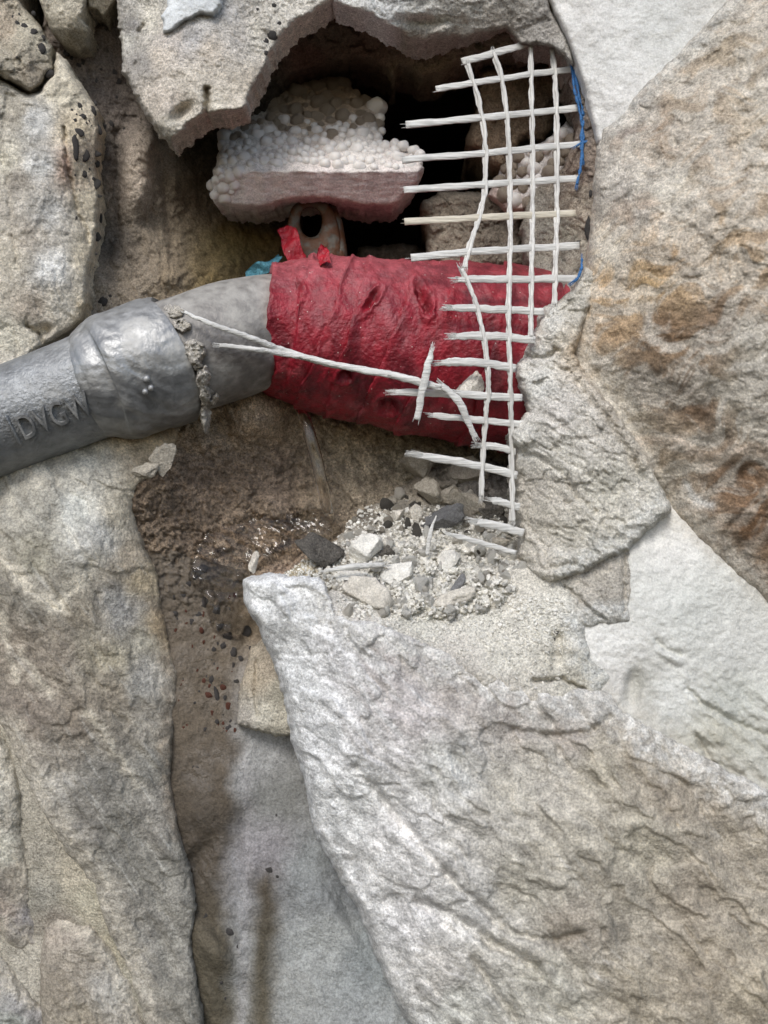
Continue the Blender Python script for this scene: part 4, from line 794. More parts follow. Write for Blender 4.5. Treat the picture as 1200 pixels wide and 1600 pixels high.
p2, W2, R2 = tube_part('pipe_body', [(225, 577, 3, 86), (262, 565, 5, 90), (310, 549, 8, 91), (360, 532, 12, 91), (405, 520, 16, 87), (445, 514, 20, 84), (470, 515, 22, 82)], M_pipe2, pipe, 14, 180,
    dispf=dsp(.02, 2.2, 1.5, 19), dust=lambda x, n: np.clip(.95*sst(.05, .75, n[:, 2])+.3*sst(330, 400, x)*sst(-.3, .4, n[:, 2]), 0, 1))
p2['label'] = 'dusty brown grey pipe end between the fitting and the red tape'

# raised lettering DVGW
cu = bpy.data.curves.new('letters', 'FONT'); cu.body = 'DVGW'; cu.size = 1; cu.extrude = .0; cu.space_character = 1.08
cu.resolution_u = 4
to = bpy.data.objects.new('letters_tmp', cu); COL.objects.link(to)
dg = bpy.context.evaluated_depsgraph_get(); tm = bpy.data.meshes.new_from_object(to.evaluated_get(dg))
bm = bmesh.new(); bm.from_mesh(tm); bpy.data.objects.remove(to); bpy.data.curves.remove(cu); bpy.data.meshes.remove(tm)
bmesh.ops.remove_doubles(bm, verts=bm.verts, dist=1e-5)
bmesh.ops.triangulate(bm, faces=bm.faces)
bmesh.ops.subdivide_edges(bm, edges=[e for e in bm.edges if e.calc_length() > .12], cuts=2, use_grid_fill=False)
bmesh.ops.triangulate(bm, faces=bm.faces)
xs = [v.co.x for v in bm.verts]; tw = max(xs)-min(xs); tx0 = min(xs)
# connected letters become separate sub-parts
bm.verts.ensure_lookup_table(); seen = set(); groups = []
for v in bm.verts:
    if v in seen: continue
    st = [v]; g = []
    seen.add(v)
    while st:
        a = st.pop(); g.append(a)
        for e in a.link_edges:
            o2 = e.other_vert(a)
            if o2 not in seen: seen.add(o2); st.append(o2)
    groups.append(g)
ax0, ax1 = at(-100, 697, -9), at(120, 613, -2)
axd = (ax1-ax0)/np.linalg.norm(ax1-ax0)
bvec = np.cross(axd, np.array([0, 1.0, 0])); bvec /= np.linalg.norm(bvec)
nvec = np.cross(bvec, axd)
if bvec[2] < 0: bvec = -bvec          # pointing up in the picture
if nvec[1] > 0: nvec = -nvec          # pointing to the camera
def on_pipe(u, h, lift):
    """u: metres along axis from the middle of the word; h: metres round the surface from the word's centre line"""
    c = at(86, 626, -3.0)+axd*u
    r = 82*P; th = -0.44+h/r
    return c+(nvec*math.cos(th)+bvec*math.sin(th))*(r+lift)
wordL, wordH = 106*P, 36*P
for g in groups:
    gi = {v: i for i, v in enumerate(g)}; gs = set(g)
    top = []; 
    for v in g:
        u = ((v.co.x-tx0)/tw-.5)*wordL; h = (v.co.y/.72-.5)*wordH
        top.append((u, h))
    faces = [[gi[v] for v in f.verts] for f in bm.faces if f.verts[0] in gs]
    bed = [(gi[e.verts[0]], gi[e.verts[1]]) for e in bm.edges if e.verts[0] in gs and len(e.link_faces) == 1]
    cu0 = sum(t[0] for t in top)/len(top); ch0 = sum(t[1] for t in top)/len(top)
    n0 = len(top)
    V = [on_pipe(u, h, 7.0*P) for u, h in top]+[on_pipe(u+(u-cu0)*.06, h+(h-ch0)*.10, -2*P) for u, h in top]
    F = faces+[[a, b, b+n0, a+n0] for a, b in bed]
    lo = mesh_obj('letter', V, F, M_fit, body, False)
    b2 = bmesh.new(); b2.from_mesh(lo.data); bmesh.ops.recalc_face_normals(b2, faces=b2.faces); b2.to_mesh(lo.data); b2.free()
for uu in (-63*P, 62*P):
    V, F = sweep(np.array([on_pipe(uu, h*wordH, 0) for h in np.linspace(-.75, .62, 12)]), 2.4*P, 5*P, 8)
    mesh_obj('raised_bar', V, F, M_galv, body)
bm.free()
for (px, py, r) in ((229, 592, 6), (236, 606, 5), (227, 612, 5)):
    v, f = rock_shape(50+px, 2, 0, .08)
    # sit on the fitting surface
    mesh_obj('cast_bump', v*np.array([1, .8, 1])*r*P+at(px, py, -17.2), f, M_fit, fit)

# ------------------------------------------------------------------ red tape wrap
m, N, L, b = newmat('red_tape'); M_red = m
tc = N.new('ShaderNodeTexCoord'); atn = N.new('ShaderNodeAttribute'); atn.attribute_name = 'Col'
n1 = N.new('ShaderNodeTexNoise'); n1.inputs['Scale'].default_value = 260; n1.inputs['Detail'].default_value = 6; n1.inputs['Roughness'].default_value = .65
n2 = N.new('ShaderNodeTexNoise'); n2.inputs['Scale'].default_value = 900; n2.inputs['Detail'].default_value = 4
n3 = N.new('ShaderNodeTexVoronoi'); n3.inputs['Scale'].default_value = 330; n3.feature = 'F1'
for n in (n1, n2, n3): L.new(tc.outputs['Object'], n.inputs['Vector'])
mr = N.new('ShaderNodeMapRange'); mr.inputs[1].default_value = .3; mr.inputs[2].default_value = .7; mr.inputs[3].default_value = .6; mr.inputs[4].default_value = 1.35; L.new(n1.outputs['Fac'], mr.inputs[0])
vm = N.new('ShaderNodeVectorMath'); vm.operation = 'MULTIPLY'; L.new(atn.outputs['Color'], vm.inputs[0]); L.new(mr.outputs[0], vm.inputs[1])
ds = N.new('ShaderNodeMapRange'); ds.inputs[1].default_value = .085; ds.inputs[2].default_value = .05; ds.inputs[3].default_value = 0; ds.inputs[4].default_value = .75; L.new(n3.outputs['Distance'], ds.inputs[0])
mx = N.new('ShaderNodeMix'); mx.data_type = 'RGBA'; L.new(ds.outputs[0], mx.inputs[0]); L.new(vm.outputs[0], mx.inputs[6]); mx.inputs[7].default_value = (.62, .5, .45, 1)
L.new(mx.outputs[2], b.inputs['Base Color'])
rr = N.new('ShaderNodeMapRange'); rr.inputs[3].default_value = .3; rr.inputs[4].default_value = .62; L.new(n1.outputs['Fac'], rr.inputs[0]); L.new(rr.outputs[0], b.inputs['Roughness'])
bp = N.new('ShaderNodeBump'); bp.inputs['Distance'].default_value = .0005; L.new(n2.outputs['Fac'], bp.inputs['Height'])
bp2 = N.new('ShaderNodeBump'); bp2.inputs['Distance'].default_value = .0006; L.new(n1.outputs['Fac'], bp2.inputs['Height']); L.new(bp2.outputs[0], bp.inputs['Normal']); L.new(bp.outputs[0], b.inputs['Normal'])

wrap = empty('tape_wrap_anchor', tuple(at(430, 514, 20)), 'x', 'x'); 
bpy.data.objects.remove(wrap)
wc = np.array([(395, 511, 17, 92), (420, 514, 18, 94), (450, 518, 20, 106), (500, 524, 22, 118), (560, 531, 24, 124), (640, 543, 26, 131), (720, 552, 28, 137), (800, 562, 30, 141), (900, 574, 32, 143), (960, 580, 33, 143)], float)
wp = catmull(wc, 40)
warc = np.concatenate([[0], np.cumsum(np.hypot(np.diff(wp[:, 0]), np.diff(wp[:, 1])))])
def wrap_at(s):
    return np.stack([np.interp(s, warc, wp[:, k]) for k in range(4)], -1)
S0 = float(np.interp(412, wp[:, 0], warc)); S1 = float(warc[-1])
tears = [(583, 495, 16, 5, -55, 12), (655, 492, 6, 20, -20, 13), (663, 506, 5, 12, 10, 10), (543, 600, 9, 7, 0, 12), (606, 640, 12, 8, 0, 11), (742, 515, 9, 6, 0, 7), (475, 470, 10, 4, 60, 6), (505, 415, 8, 9, 0, 9)]
def tape_disp(px, py, s, A, front):
    """radial displacement in px"""
    ca, sa = np.cos(A)*1.25, np.sin(A)*1.25
    wr = fbm(s/26+ca*1.4, sa*1.6+ca*.9+s/300, 4, 71, .55, True)
    big = fbm(s/70+ca*.9, sa*.9+s/130, 3, 73)
    fine = fbm(s/9+ca*5, sa*6+ca*3, 3, 75, .6)
    cre = aniso(s, A*110, 68, 90, 26, 4, 79, .55, True)
    d = 1.2*wr+6.0*big+.6*fine+2.0*np.clip(cre, -.4, .7)
    if front is not None:
        for tx, ty, rx, ry, an, dp in tears:
            u, v = rot(px-tx, py-ty, an)
            u = u+3*perlin(px/7, py/7, 3); v = v+3*perlin(px/7, py/7, 4)
            e = (u/rx)**2+(v/ry)**2
            d = d-np.where(front, dp*np.exp(-e**1.5)-.32*dp*np.exp(-((np.sqrt(e)-1.7)/.5)**2), 0)
    return d
turns = [0, 38, 96, 128, 196, 258, 340, 420, S1-S0-2]
SEG = 300
tape = None
for k in range(len(turns)-1):
    a, bq = turns[k], turns[k+1]
    us = np.linspace(0, 1, 46)
    ang = np.linspace(0, 2*math.pi, SEG, endpoint=False)
    A, U = np.meshgrid(ang, us)
    skew = (24+7*(k % 3) if k > 0 else 4)*np.cos(A-.3)+(15*fbm(np.cos(A)*1.6+k*7, np.sin(A)*1.6, 4, 90+k) if k > 0 else 3*fbm(np.cos(A)*3, np.sin(A)*3, 3, 90))
    skew2 = (24+7*((k+1) % 3))*np.cos(A-.3)+15*fbm(np.cos(A)*1.6+(k+1)*7, np.sin(A)*1.6, 4, 91+k)
    sL = S0+a+skew; sR = S0+bq+skew2+14
    s = np.clip(sL*(1-U)+sR*U, 2, S1-.5)
    c = wrap_at(s)
    base = np.stack([c[..., 0], c[..., 1]], -1)
    Wc = at(c[..., 0], c[..., 1], c[..., 2]); rr_ = c[..., 3]
    e = 1.0; t1 = wrap_at(np.clip(s+e, 0, S1)); t0 = wrap_at(np.clip(s-e, 0, S1))
    T = at(t1[..., 0], t1[..., 1], t1[..., 2])-at(t0[..., 0], t0[..., 1], t0[..., 2]); T /= np.linalg.norm(T, axis=-1)[..., None]
    B = np.cross(T, np.array([0, 1.0, 0])); B /= np.linalg.norm(B, axis=-1)[..., None]; Nn = np.cross(B, T)
    dirv = B*np.cos(A)[..., None]+Nn*np.sin(A)[..., None]
    sx = c[..., 0]+dirv[..., 0]*rr_; sy = c[..., 1]-dirv[..., 2]*rr_
    front = dirv[..., 1] < .15
    dd = tape_disp(sx, sy, s, A, front)
    lift = 8.0*np.exp(-U/.14)*np.clip(.75+1.5*fbm(np.cos(A)*2.2+k*5, np.sin(A)*2.2, 3, 95), .35, 1.8)-3.0*sst(.75, 1.0, U)
    if k == 0: lift = lift+2.0
    curl = np.where(U < .04, -1.6, 0)
    rad = (rr_+dd+lift+curl)*P*(D+c[..., 2]*.001)/D
    V = (Wc+dirv*rad[..., None]).reshape(-1, 3)
    m_ = len(us)
    i, j = np.meshgrid(np.arange(m_-1), np.arange(SEG), indexing='ij'); j2 = (j+1) % SEG
    Q = np.stack([i*SEG+j, (i+1)*SEG+j, (i+1)*SEG+j2, i*SEG+j2], -1).reshape(-1, 4)
    # tape edge folds down onto the turn beneath
    inner = (Wc[0]+dirv[0]*(rr_[0]-7)[:, None]*P*(1+c[0, :, 2][:, None]*.001/D))
    V = np.vstack([V, inner]); jj = np.arange(SEG); off = m_*SEG
    Q = np.vstack([Q, np.stack([off+jj, jj, (jj+1) % SEG, off+(jj+1) % SEG], -1)])
    nb = s2l((140, 24, 40))[None]; nd = s2l((98, 15, 29))[None]; nl = s2l((172, 92, 98))[None]
    mixn = fbm(s.ravel()/40+np.cos(A.ravel()), np.sin(A.ravel())*2+k, 4, 97)
    Cc = nb+(nd-nb)*sst(-.1, .5, mixn)[:, None]
    dust = sst(.05, .95, dirv[..., 2].ravel()+.35*fbm(s.ravel()/22, A.ravel()*3, 4, 99))*.75*(1-.5*sst(560, 760, c[..., 0].ravel()))
    dust = np.maximum(dust, .42*sst(.02, .42, fbm(s.ravel()/30+3, A.ravel()*2.4, 5, 101, .62)))
    Cc = Cc+(nl-Cc)*dust[:, None]
    Cc = np.vstack([Cc, Cc[:SEG]])
    nm = mesh_obj('tape_turn', V, None, M_red, pipe, True, col=Cc, quads=Q)

# scraps of tape
def flap(name, pts, w, thick, mat, label, cat, seed, parent=None):
    """crumpled strip following pts (px,py,depth)"""
    p = catmull(pts, 8); W = at(p[:, 0], p[:, 1], p[:, 2]); t, b_, n_ = frames(W); m_ = len(W); q = 12
    ww = np.interp(np.linspace(0, 1, m_), np.linspace(0, 1, len(w)), w)*P
    u = np.linspace(-1, 1, q); V = []
    for i in range(m_):
        z = 4.5*P*fbm(u*1.4+i*.28, u*0+i*.35, 3, seed)+3*P*np.sin(u*2.2+i*.3)
        V.append(W[i]+b_[i]*(u*ww[i])[:, None]*(1+.12*perlin(u*0+i*.5, u*3, seed))[:, None]+n_[i]*z[:, None])
    V = np.concatenate(V); back = V+np.array([0, thick*P, 0]); n0 = len(V)
    F = [[i*q+j, i*q+j+1, (i+1)*q+j+1, (i+1)*q+j] for i in range(m_-1) for j in range(q-1)]
    F += [[n0+v for v in f[::-1]] for f in F]
    ring = [j for j in range(q)]+[i*q+q-1 for i in range(1, m_)]+[(m_-1)*q+j for j in range(q-2, -1, -1)]+[i*q for i in range(m_-2, 0, -1)]
    F += [[ring[i], ring[(i+1) % len(ring)], n0+ring[(i+1) % len(ring)], n0+ring[i]] for i in range(len(ring))]
    col = np.tile(s2l((160, 20, 38)), (2*n0, 1))
    o = mesh_obj(name, V if False else np.vstack([V, back]), F, mat, parent, True, col=col)
    return props(o, label, cat)
flap('tape_scrap', [(440, 356, 28), (452, 368, 26), (456, 388, 24), (466, 408, 24)], [9, 16, 16, 15], 3, M_red, 'torn bright red tape scrap sticking up behind the pipe', 'tape', 3)
flap('tape_flap', [(506, 384, 8), (505, 396, 6), (508, 412, 4)], [5, 10, 9], 3, M_red, 'small torn red flap standing on top of the wrapped pipe', 'tape', 9, pipe)
del bpy.data.objects['tape_flap']['category']
M_blue = rock_mat('blue_tape', base=(74, 128, 142), rough=.6, gamp=.4, spec=.4)
flap('tape_scrap', [(384, 430, 24), (404, 420, 22), (420, 415, 22), (438, 400, 24)], [7, 11, 9, 4], 3, M_blue, 'small teal blue tape scrap behind the pipe', 'tape', 5)

# rusty lug above the tape
lug = empty('pipe_lug', tuple(at(500, 415, 40)), 'rusty iron lug with an eye hole behind the red tape', 'bracket')
m, N, L, b = newmat('rusty_iron'); tc = N.new('ShaderNodeTexCoord')
n1 = N.new('ShaderNodeTexNoise'); n1.inputs['Scale'].default_value = 260; n1.inputs['Detail'].default_value = 8; L.new(tc.outputs['Object'], n1.inputs['Vector'])
cr = N.new('ShaderNodeValToRGB'); cr.color_ramp.elements[0].position = .42; cr.color_ramp.elements[0].color = (*s2l((84, 79, 70)), 1); cr.color_ramp.elements[1].position = .54; cr.color_ramp.elements[1].color = (*s2l((78, 48, 24)), 1)
L.new(n1.outputs['Fac'], cr.inputs[0]); L.new(cr.outputs[0], b.inputs['Base Color']); b.inputs['Roughness'].default_value = .6; b.inputs['Metallic'].default_value = .25
bp = N.new('ShaderNodeBump'); bp.inputs['Distance'].default_value = .0012; L.new(n1.outputs['Fac'], bp.inputs['Height']); L.new(bp.outputs[0], b.inputs['Normal'])
M_rust = m
def ring_plate(outer, hole, y0, y1, nseg=48):
    cx = sum(p[0] for p in hole)/len(hole); cy = sum(p[1] for p in hole)/len(hole)
    def resample(poly):
        p = catmull(poly+[poly[0]], 12); a = np.arctan2(p[:, 1]-cy, p[:, 0]-cx); r = np.hypot(p[:, 0]-cx, p[:, 1]-cy)
        o = np.argsort(a); aa = np.linspace(-math.pi, math.pi, nseg, endpoint=False)
        rr = np.interp(aa, a[o], r[o], period=2*math.pi); return np.stack([cx+rr*np.cos(aa), cy+rr*np.sin(aa)], -1)
    O, H = resample(outer), resample(hole); Bv = O*.93+np.array([[cx, cy]])*.07
    rings = [(O, y1), (O, y0+1.2), (Bv, y0), (H*.9+Bv*.1, y0), (H, y0+1.0), (H, y1)]
    V = np.concatenate([at(r[:, 0], r[:, 1], d) for r, d in rings]); F = []
    for k in range(len(rings)):
        k2 = (k+1) % len(rings)
        for i in range(nseg):
            i2 = (i+1) % nseg; F.append([k*nseg+i, k*nseg+i2, k2*nseg+i2, k2*nseg+i])
    return V, F
V, F = ring_plate([(449, 350), (458, 322), (484, 311), (512, 318), (528, 350), (534, 400), (530, 432), (490, 436), (458, 424), (450, 390)], [(468, 346), (474, 328), (488, 324), (500, 332), (503, 348), (497, 366), (484, 371), (472, 362)], 33, 42)
mesh_obj('eye_plate', V, F, M_rust, lug)
_b = bmesh.new(); _b.from_mesh(bpy.data.objects['eye_plate'].data); bmesh.ops.recalc_face_normals(_b, faces=_b.faces); _b.to_mesh(bpy.data.objects['eye_plate'].data); _b.free()
V, F = sweep(at([516, 526, 531, 534], [318, 350, 390, 430], [38, 37, 36, 34]), np.array([8, 11, 12, 12])*P, np.array([10, 12, 12, 12])*P, 16, True, lambda A, I: 1+.15*perlin(np.cos(A)*2+I*.7, np.sin(A)*2, 5))
mesh_obj('side_rib', V, F, M_rust, lug)

# ------------------------------------------------------------------ foam block
m, N, L, b = newmat('white_foam'); M_foam = m
b.inputs['Base Color'].default_value = (*s2l((222, 217, 212)), 1); b.inputs['Roughness'].default_value = .5
b.inputs['Subsurface Weight'].default_value = .25; b.inputs['Subsurface Radius'].default_value = (.003, .0025, .002); b.inputs['Subsurface Scale'].default_value = 1
M_foamcut = rock_mat('cut_foam', base=(206, 184, 176), rough=.7, gamp=.06, bump=.0001, camp=.08)
M_foamdirt = rock_mat('dirty_foam', rough=.85, gamp=.2, bump=.0003, camp=.2)
foam = empty('foam_block', tuple(at(490, 320, 30)), 'white polystyrene foam block with round beads inside the hole', 'foam block')
tps_fb = tps([(335, 310, 27), (350, 290, 24), (400, 268, 20), (480, 266, 20), (600, 268, 23), (650, 262, 29), (400, 322, 35), (480, 312, 35), (610, 322, 39), (370, 200, 31), (450, 200, 31), (560, 200, 39), (450, 140, 45), (530, 130, 51), (600, 235, 35), (400, 235, 23), (500, 235, 24)])
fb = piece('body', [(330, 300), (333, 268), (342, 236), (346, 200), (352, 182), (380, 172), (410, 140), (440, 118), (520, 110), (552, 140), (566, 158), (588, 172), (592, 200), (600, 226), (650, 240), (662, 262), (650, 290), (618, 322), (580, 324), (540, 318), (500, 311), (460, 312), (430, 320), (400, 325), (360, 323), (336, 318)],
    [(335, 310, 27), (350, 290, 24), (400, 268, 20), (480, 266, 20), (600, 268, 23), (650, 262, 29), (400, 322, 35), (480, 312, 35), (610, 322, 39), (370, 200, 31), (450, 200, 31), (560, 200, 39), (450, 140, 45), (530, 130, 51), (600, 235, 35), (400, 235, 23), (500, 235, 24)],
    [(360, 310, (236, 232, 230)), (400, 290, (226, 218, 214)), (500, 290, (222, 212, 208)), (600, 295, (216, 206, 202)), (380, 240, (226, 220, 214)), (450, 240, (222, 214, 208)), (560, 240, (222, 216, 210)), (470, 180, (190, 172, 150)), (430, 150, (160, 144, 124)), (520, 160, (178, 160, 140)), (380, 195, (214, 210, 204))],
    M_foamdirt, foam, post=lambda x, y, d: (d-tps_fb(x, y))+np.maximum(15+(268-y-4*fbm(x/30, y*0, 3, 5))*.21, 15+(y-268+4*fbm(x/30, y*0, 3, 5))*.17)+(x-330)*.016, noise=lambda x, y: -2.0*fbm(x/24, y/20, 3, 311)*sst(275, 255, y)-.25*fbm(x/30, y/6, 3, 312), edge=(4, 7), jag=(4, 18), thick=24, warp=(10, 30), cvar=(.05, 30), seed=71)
beads_me = []
for q in range(5):
    v, f = ICO[3]
    v2 = v*(1+.26*fbm(v[:, 0]*1.1+v[:, 2]*.6+q*9, v[:, 1]*1.1-v[:, 2]*.5, 3, 5+q))[:, None]
    for _ in range(3):
        dn = R.randn(3); dn /= np.linalg.norm(dn); t_ = v2@dn; mk = t_ > .78; v2[mk] -= (t_[mk]-.78)[:, None]*dn[None]*.8
    bead_me = bpy.data.meshes.new('bead'); bead_me.from_pydata(v2.tolist(), [], f); bead_me.update()
    bead_me.polygons.foreach_set('use_smooth', np.ones(len(f), bool)); bead_me.materials.append(M_foam); beads_me.append(bead_me)
M_foamd = rock_mat('dusty_foam', base=(176, 162, 146), rough=.8, gamp=.2, camp=.25, bump=.0002)
for q in range(5):
    bead_me = beads_me[q].copy(); bead_me.materials.clear(); bead_me.materials.append(M_foamd); beads_me.append(bead_me)
placed = []
edgepoly = [(330, 290), (345, 238), (350, 190), (395, 170), (425, 140), (460, 126), (520, 120), (550, 145), (590, 165), (598, 220), (655, 235), (655, 262), (560, 262), (470, 256), (400, 258), (372, 270), (362, 300), (340, 312)]
tries = 0
while len(placed) < 299 and tries < 14000:
    tries += 1
    x = R.uniform(328, 660); y = R.uniform(130, 318); r = 6.5+7.5*R.rand()**1.3
    if float(polydist(np.array([x]), np.array([y]), edgepoly)[0]) > 1: continue
    if y < 190: r *= 1.25
    if any((x-a)**2+(y-b_)**2 < (.60*(r+c_))**2 for a, b_, c_ in placed): continue
    placed.append((x, y, r))
    d = surf(fb, x, y)+r*.2*.55+R.uniform(-.8, .8); k = P*(D+d*.001)/D
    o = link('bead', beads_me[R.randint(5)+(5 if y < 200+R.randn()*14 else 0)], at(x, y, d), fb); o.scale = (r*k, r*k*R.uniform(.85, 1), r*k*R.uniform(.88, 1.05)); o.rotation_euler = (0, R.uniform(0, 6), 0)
foam2 = empty('foam_block', tuple(at(830, 320, 30)), 'smaller foam remnant with beads behind the right side of the mesh', 'foam block')
fb2 = piece('body', [(762, 305), (770, 290), (790, 250), (806, 232), (850, 222), (885, 190), (905, 210), (885, 262), (870, 285), (850, 300), (830, 330), (790, 330)],
    [(790, 310, 32), (820, 250, 30), (880, 230, 24), (850, 280, 27)], [(820, 270, (214, 208, 204)), (780, 315, (206, 186, 176)), (880, 220, (190, 184, 180))], M_foamdirt, foam2,
    noise=lambda x, y: -1.5*fbm(x/24, y/20, 3, 321), edge=(4, 7), jag=(3, 16), thick=14, cvar=(.05, 30), seed=73)
pl2 = []; tries = 0
while len(pl2) < 40 and tries < 2500:
    tries += 1
    x = R.uniform(770, 900); y = R.uniform(195, 325); r = R.uniform(8, 14)
    if float(polydist(np.array([x]), np.array([y]), [(775, 300), (800, 240), (850, 230), (890, 200), (895, 220), (865, 285), (830, 320), (790, 318)])[0]) > 0: continue
    if any((x-a)**2+(y-b_)**2 < (.72*(r+c_))**2 for a, b_, c_ in pl2): continue
    pl2.append((x, y, r)); d = surf(fb2, x, y)+r*.05; k = P*(D+d*.001)/D
    o = link('bead', beads_me[R.randint(3, 10)], at(x, y, d), fb2); o.scale = (r*k,)*3

# ------------------------------------------------------------------ glass fibre mesh
def fibre_mat(name, base, along=0):
    m, N, L, b = newmat(name); tc = N.new('ShaderNodeTexCoord')
    mp = N.new('ShaderNodeMapping'); sc3 = [1.0, 1.0, 1.0]; sc3[along] = .07; mp.inputs['Scale'].default_value = sc3; L.new(tc.outputs['Object'], mp.inputs[0])
    n1 = N.new('ShaderNodeTexNoise'); n1.inputs['Scale'].default_value = 1500; n1.inputs['Detail'].default_value = 4; L.new(mp.outputs[0], n1.inputs['Vector'])
    n2 = N.new('ShaderNodeTexNoise'); n2.inputs['Scale'].default_value = 150; n2.inputs['Detail'].default_value = 6; L.new(tc.outputs['Object'], n2.inputs['Vector'])
    mr = N.new('ShaderNodeMapRange'); mr.inputs[1].default_value = .35; mr.inputs[2].default_value = .65; mr.inputs[3].default_value = .72; mr.inputs[4].default_value = 1.06; L.new(n1.outputs['Fac'], mr.inputs[0])
    vm = N.new('ShaderNodeVectorMath'); vm.operation = 'MULTIPLY'; vm.inputs[0].default_value = s2l(base); L.new(mr.outputs[0], vm.inputs[1])
    dm = N.new('ShaderNodeMapRange'); dm.inputs[1].default_value = .5; dm.inputs[2].default_value = .72; dm.inputs[4].default_value = .8; L.new(n2.outputs['Fac'], dm.inputs[0])
    mx = N.new('ShaderNodeMix'); mx.data_type = 'RGBA'; L.new(dm.outputs[0], mx.inputs[0]); L.new(vm.outputs[0], mx.inputs[6]); mx.inputs[7].default_value = (*s2l([c*.84 for c in base]), 1); L.new(mx.outputs[2], b.inputs['Base Color'])
    b.inputs['Roughness'].default_value = .6; b.inputs['Specular IOR Level'].default_value = .35
    b.inputs['Subsurface Weight'].default_value = .15; b.inputs['Subsurface Radius'].default_value = (.001, .001, .001); b.inputs['Subsurface Scale'].default_value = 1
    bp = N.new('ShaderNodeBump'); bp.inputs['Distance'].default_value = .0005; L.new(n1.outputs['Fac'], bp.inputs['Height']); L.new(bp.outputs[0], b.inputs['Normal'])
    return m
M_fibv = fibre_mat('white_glass_fibre_upright', (218, 216, 210), 2)
M_fib = fibre_mat('white_glass_fibre', (218, 217, 212)); M_fibd = fibre_mat('stained_glass_fibre', (216, 208, 190)); M_fibb = fibre_mat('blue_thread', (58, 112, 168))
def strand(name, pts, w, parent, mat=M_fib, th=.32, fray=(0, 0), seed=0, label=None, lumps=.1, n=12, split=1):
    """flat bundle of fibres; pts px,py,depth; w half width px; fray=(start,end) loose filaments"""
    p = catmull(pts, n); W = at(p[:, 0], p[:, 1], p[:, 2]); m_ = len(W)
    w = np.interp(np.linspace(0, 1, m_), np.linspace(0, 1, len(np.atleast_1d(w))), np.atleast_1d(w))*P
    j = fbm(np.arange(m_)*.33+seed, np.zeros(m_)+seed*.7, 3, seed)
    w = w*(1+2.2*lumps*j)
    ee = np.linspace(0, 1, m_)
    if fray[0] > 6: w = w*(.7+.3*sst(0, .12, ee))
    if fray[1] > 6: w = w*(.7+.3*sst(1, .88, ee))
    Vs = []; Fs = []; off = 0
    def add(V, F):
        nonlocal off
        Vs.append(V); Fs.extend([[q+off for q in f] for f in F]); off += len(V)
    t, b_, n_ = frames(W)
    wob = 1.5*P*fbm(np.arange(m_)*.21+seed*3.1, np.zeros(m_)+.5, 2, seed+3)
    W = W+b_*wob[:, None]
    add(*sweep(W, w, np.maximum(w*th, 1.3*P), 20, True, lambda A, I: 1+.05*np.cos(A*9+I*.07)+.05*perlin(A*3, I*.4, seed)))
    rr = np.random.RandomState(seed+1)
    for end, cnt in ((0, fray[0]), (1, fray[1])):
        for q in range(int(cnt*2.4)):
            i = 0 if end == 0 else m_-1; sgn = -1 if end == 0 else 1
            u = rr.uniform(-1, 1); L_ = rr.uniform(2, 9+cnt*.8)*P
            st = W[min(4, m_-1)] if end == 0 else W[max(m_-5, 0)]
            s0 = st+b_[i]*u*w[i]*.8; e0 = W[i]+t[i]*sgn*L_+b_[i]*(u*1.15+rr.uniform(-.3, .3))*w[i]+n_[i]*rr.uniform(-.5, .4)*w[i]
            mid = (s0+W[i]+b_[i]*u*w[i])/2
            add(*sweep(catmull([s0, mid, e0], 5), np.linspace(1.0, .3, 11)*P, np.linspace(.7, .3, 11)*P, 5))
    o = mesh_obj(name, np.concatenate(Vs), Fs, mat, parent)
    if label: o['label'] = label
    return o
net = empty('reinforcing_mesh', tuple(at(800, 800, -3)), 'torn white glass fibre mesh hanging across the right of the hole', 'mesh')
def md(x, y):   # depth of the mesh sheet
    return float(np.interp(y, [60, 150, 300, 420, 560, 700, 860], [10, 7, 4, -4, -9, -6, -8])+np.interp(x, [620, 800, 900], [-2, 0, 1]))
Hs = [((722, 97), (790, 78), (848, 60), 7.5, 1, 0), ((681, 139), (790, 122), (900, 107), 6.5, 1, 0), ((634, 195), (760, 183), (912, 168), 7, 1, 0), ((628, 250), (760, 239), (915, 224), 7, 1, 0),
      ((631, 297), (760, 288), (905, 279), 7, 1, 0), ((632, 347), (760, 340), (900, 333), 7, 1, 1), ((642, 403), (760, 392), (905, 384), 7.5, 1, 0), ((716, 437), (800, 436), (902, 436), 7.5, 10, 0),
      ((706, 481), (780, 484), (850, 487), 7.5, 14, 0), ((712, 525), (780, 526), (836, 532), 8, 12, 0), ((690, 566), (740, 566), (806, 575), 8, 16, 0), ((618, 613), (720, 616), (816, 622), 7.5, 12, 0),
      ((676, 649), (750, 656), (824, 664), 6.5, 8, 0), ((752, 696), (775, 698), (806, 706), 7, 10, 0), ((660, 713), (730, 724), (808, 743), 8, 24, 0), ((768, 781), (790, 786), (812, 793), 7, 8, 0), ((746, 816), (780, 822), (818, 833), 8, 14, 0), ((706, 836), (750, 848), (806, 864), 5, 8, 0)]
for i, (a, b_, c, w, fr, dirty) in enumerate(Hs):
    strand('cross_strand', [(x, y, md(x, y)) for x, y in (a, b_, c)], w*.78, net, M_fibd if dirty else M_fib, fray=(fr, 0), seed=20+i, n=16)
def twist(pts, w, sp, nm='warp_thread', mat=M_fibv, seed=0, period=47, fr=(3, 3)):
    """pair of threads that pinch together between the cross strands"""
    p = catmull([(x, y, md(x, y)) for x, y in pts], 16)
    for sgn in (-1, 1):
        q = p.copy(); ph = np.linspace(0, 1, len(p))
        yy = p[:, 1]
        q[:, 0] += sgn*sp*.5*(.8+.35*np.cos(2*math.pi*(yy-10)/period))
        q[:, 2] += sgn*-.4
        strand(nm, [tuple(r) for r in q[::3]], w*.6, net, mat, th=.5, fray=fr, seed=seed+(sgn+1), n=4)
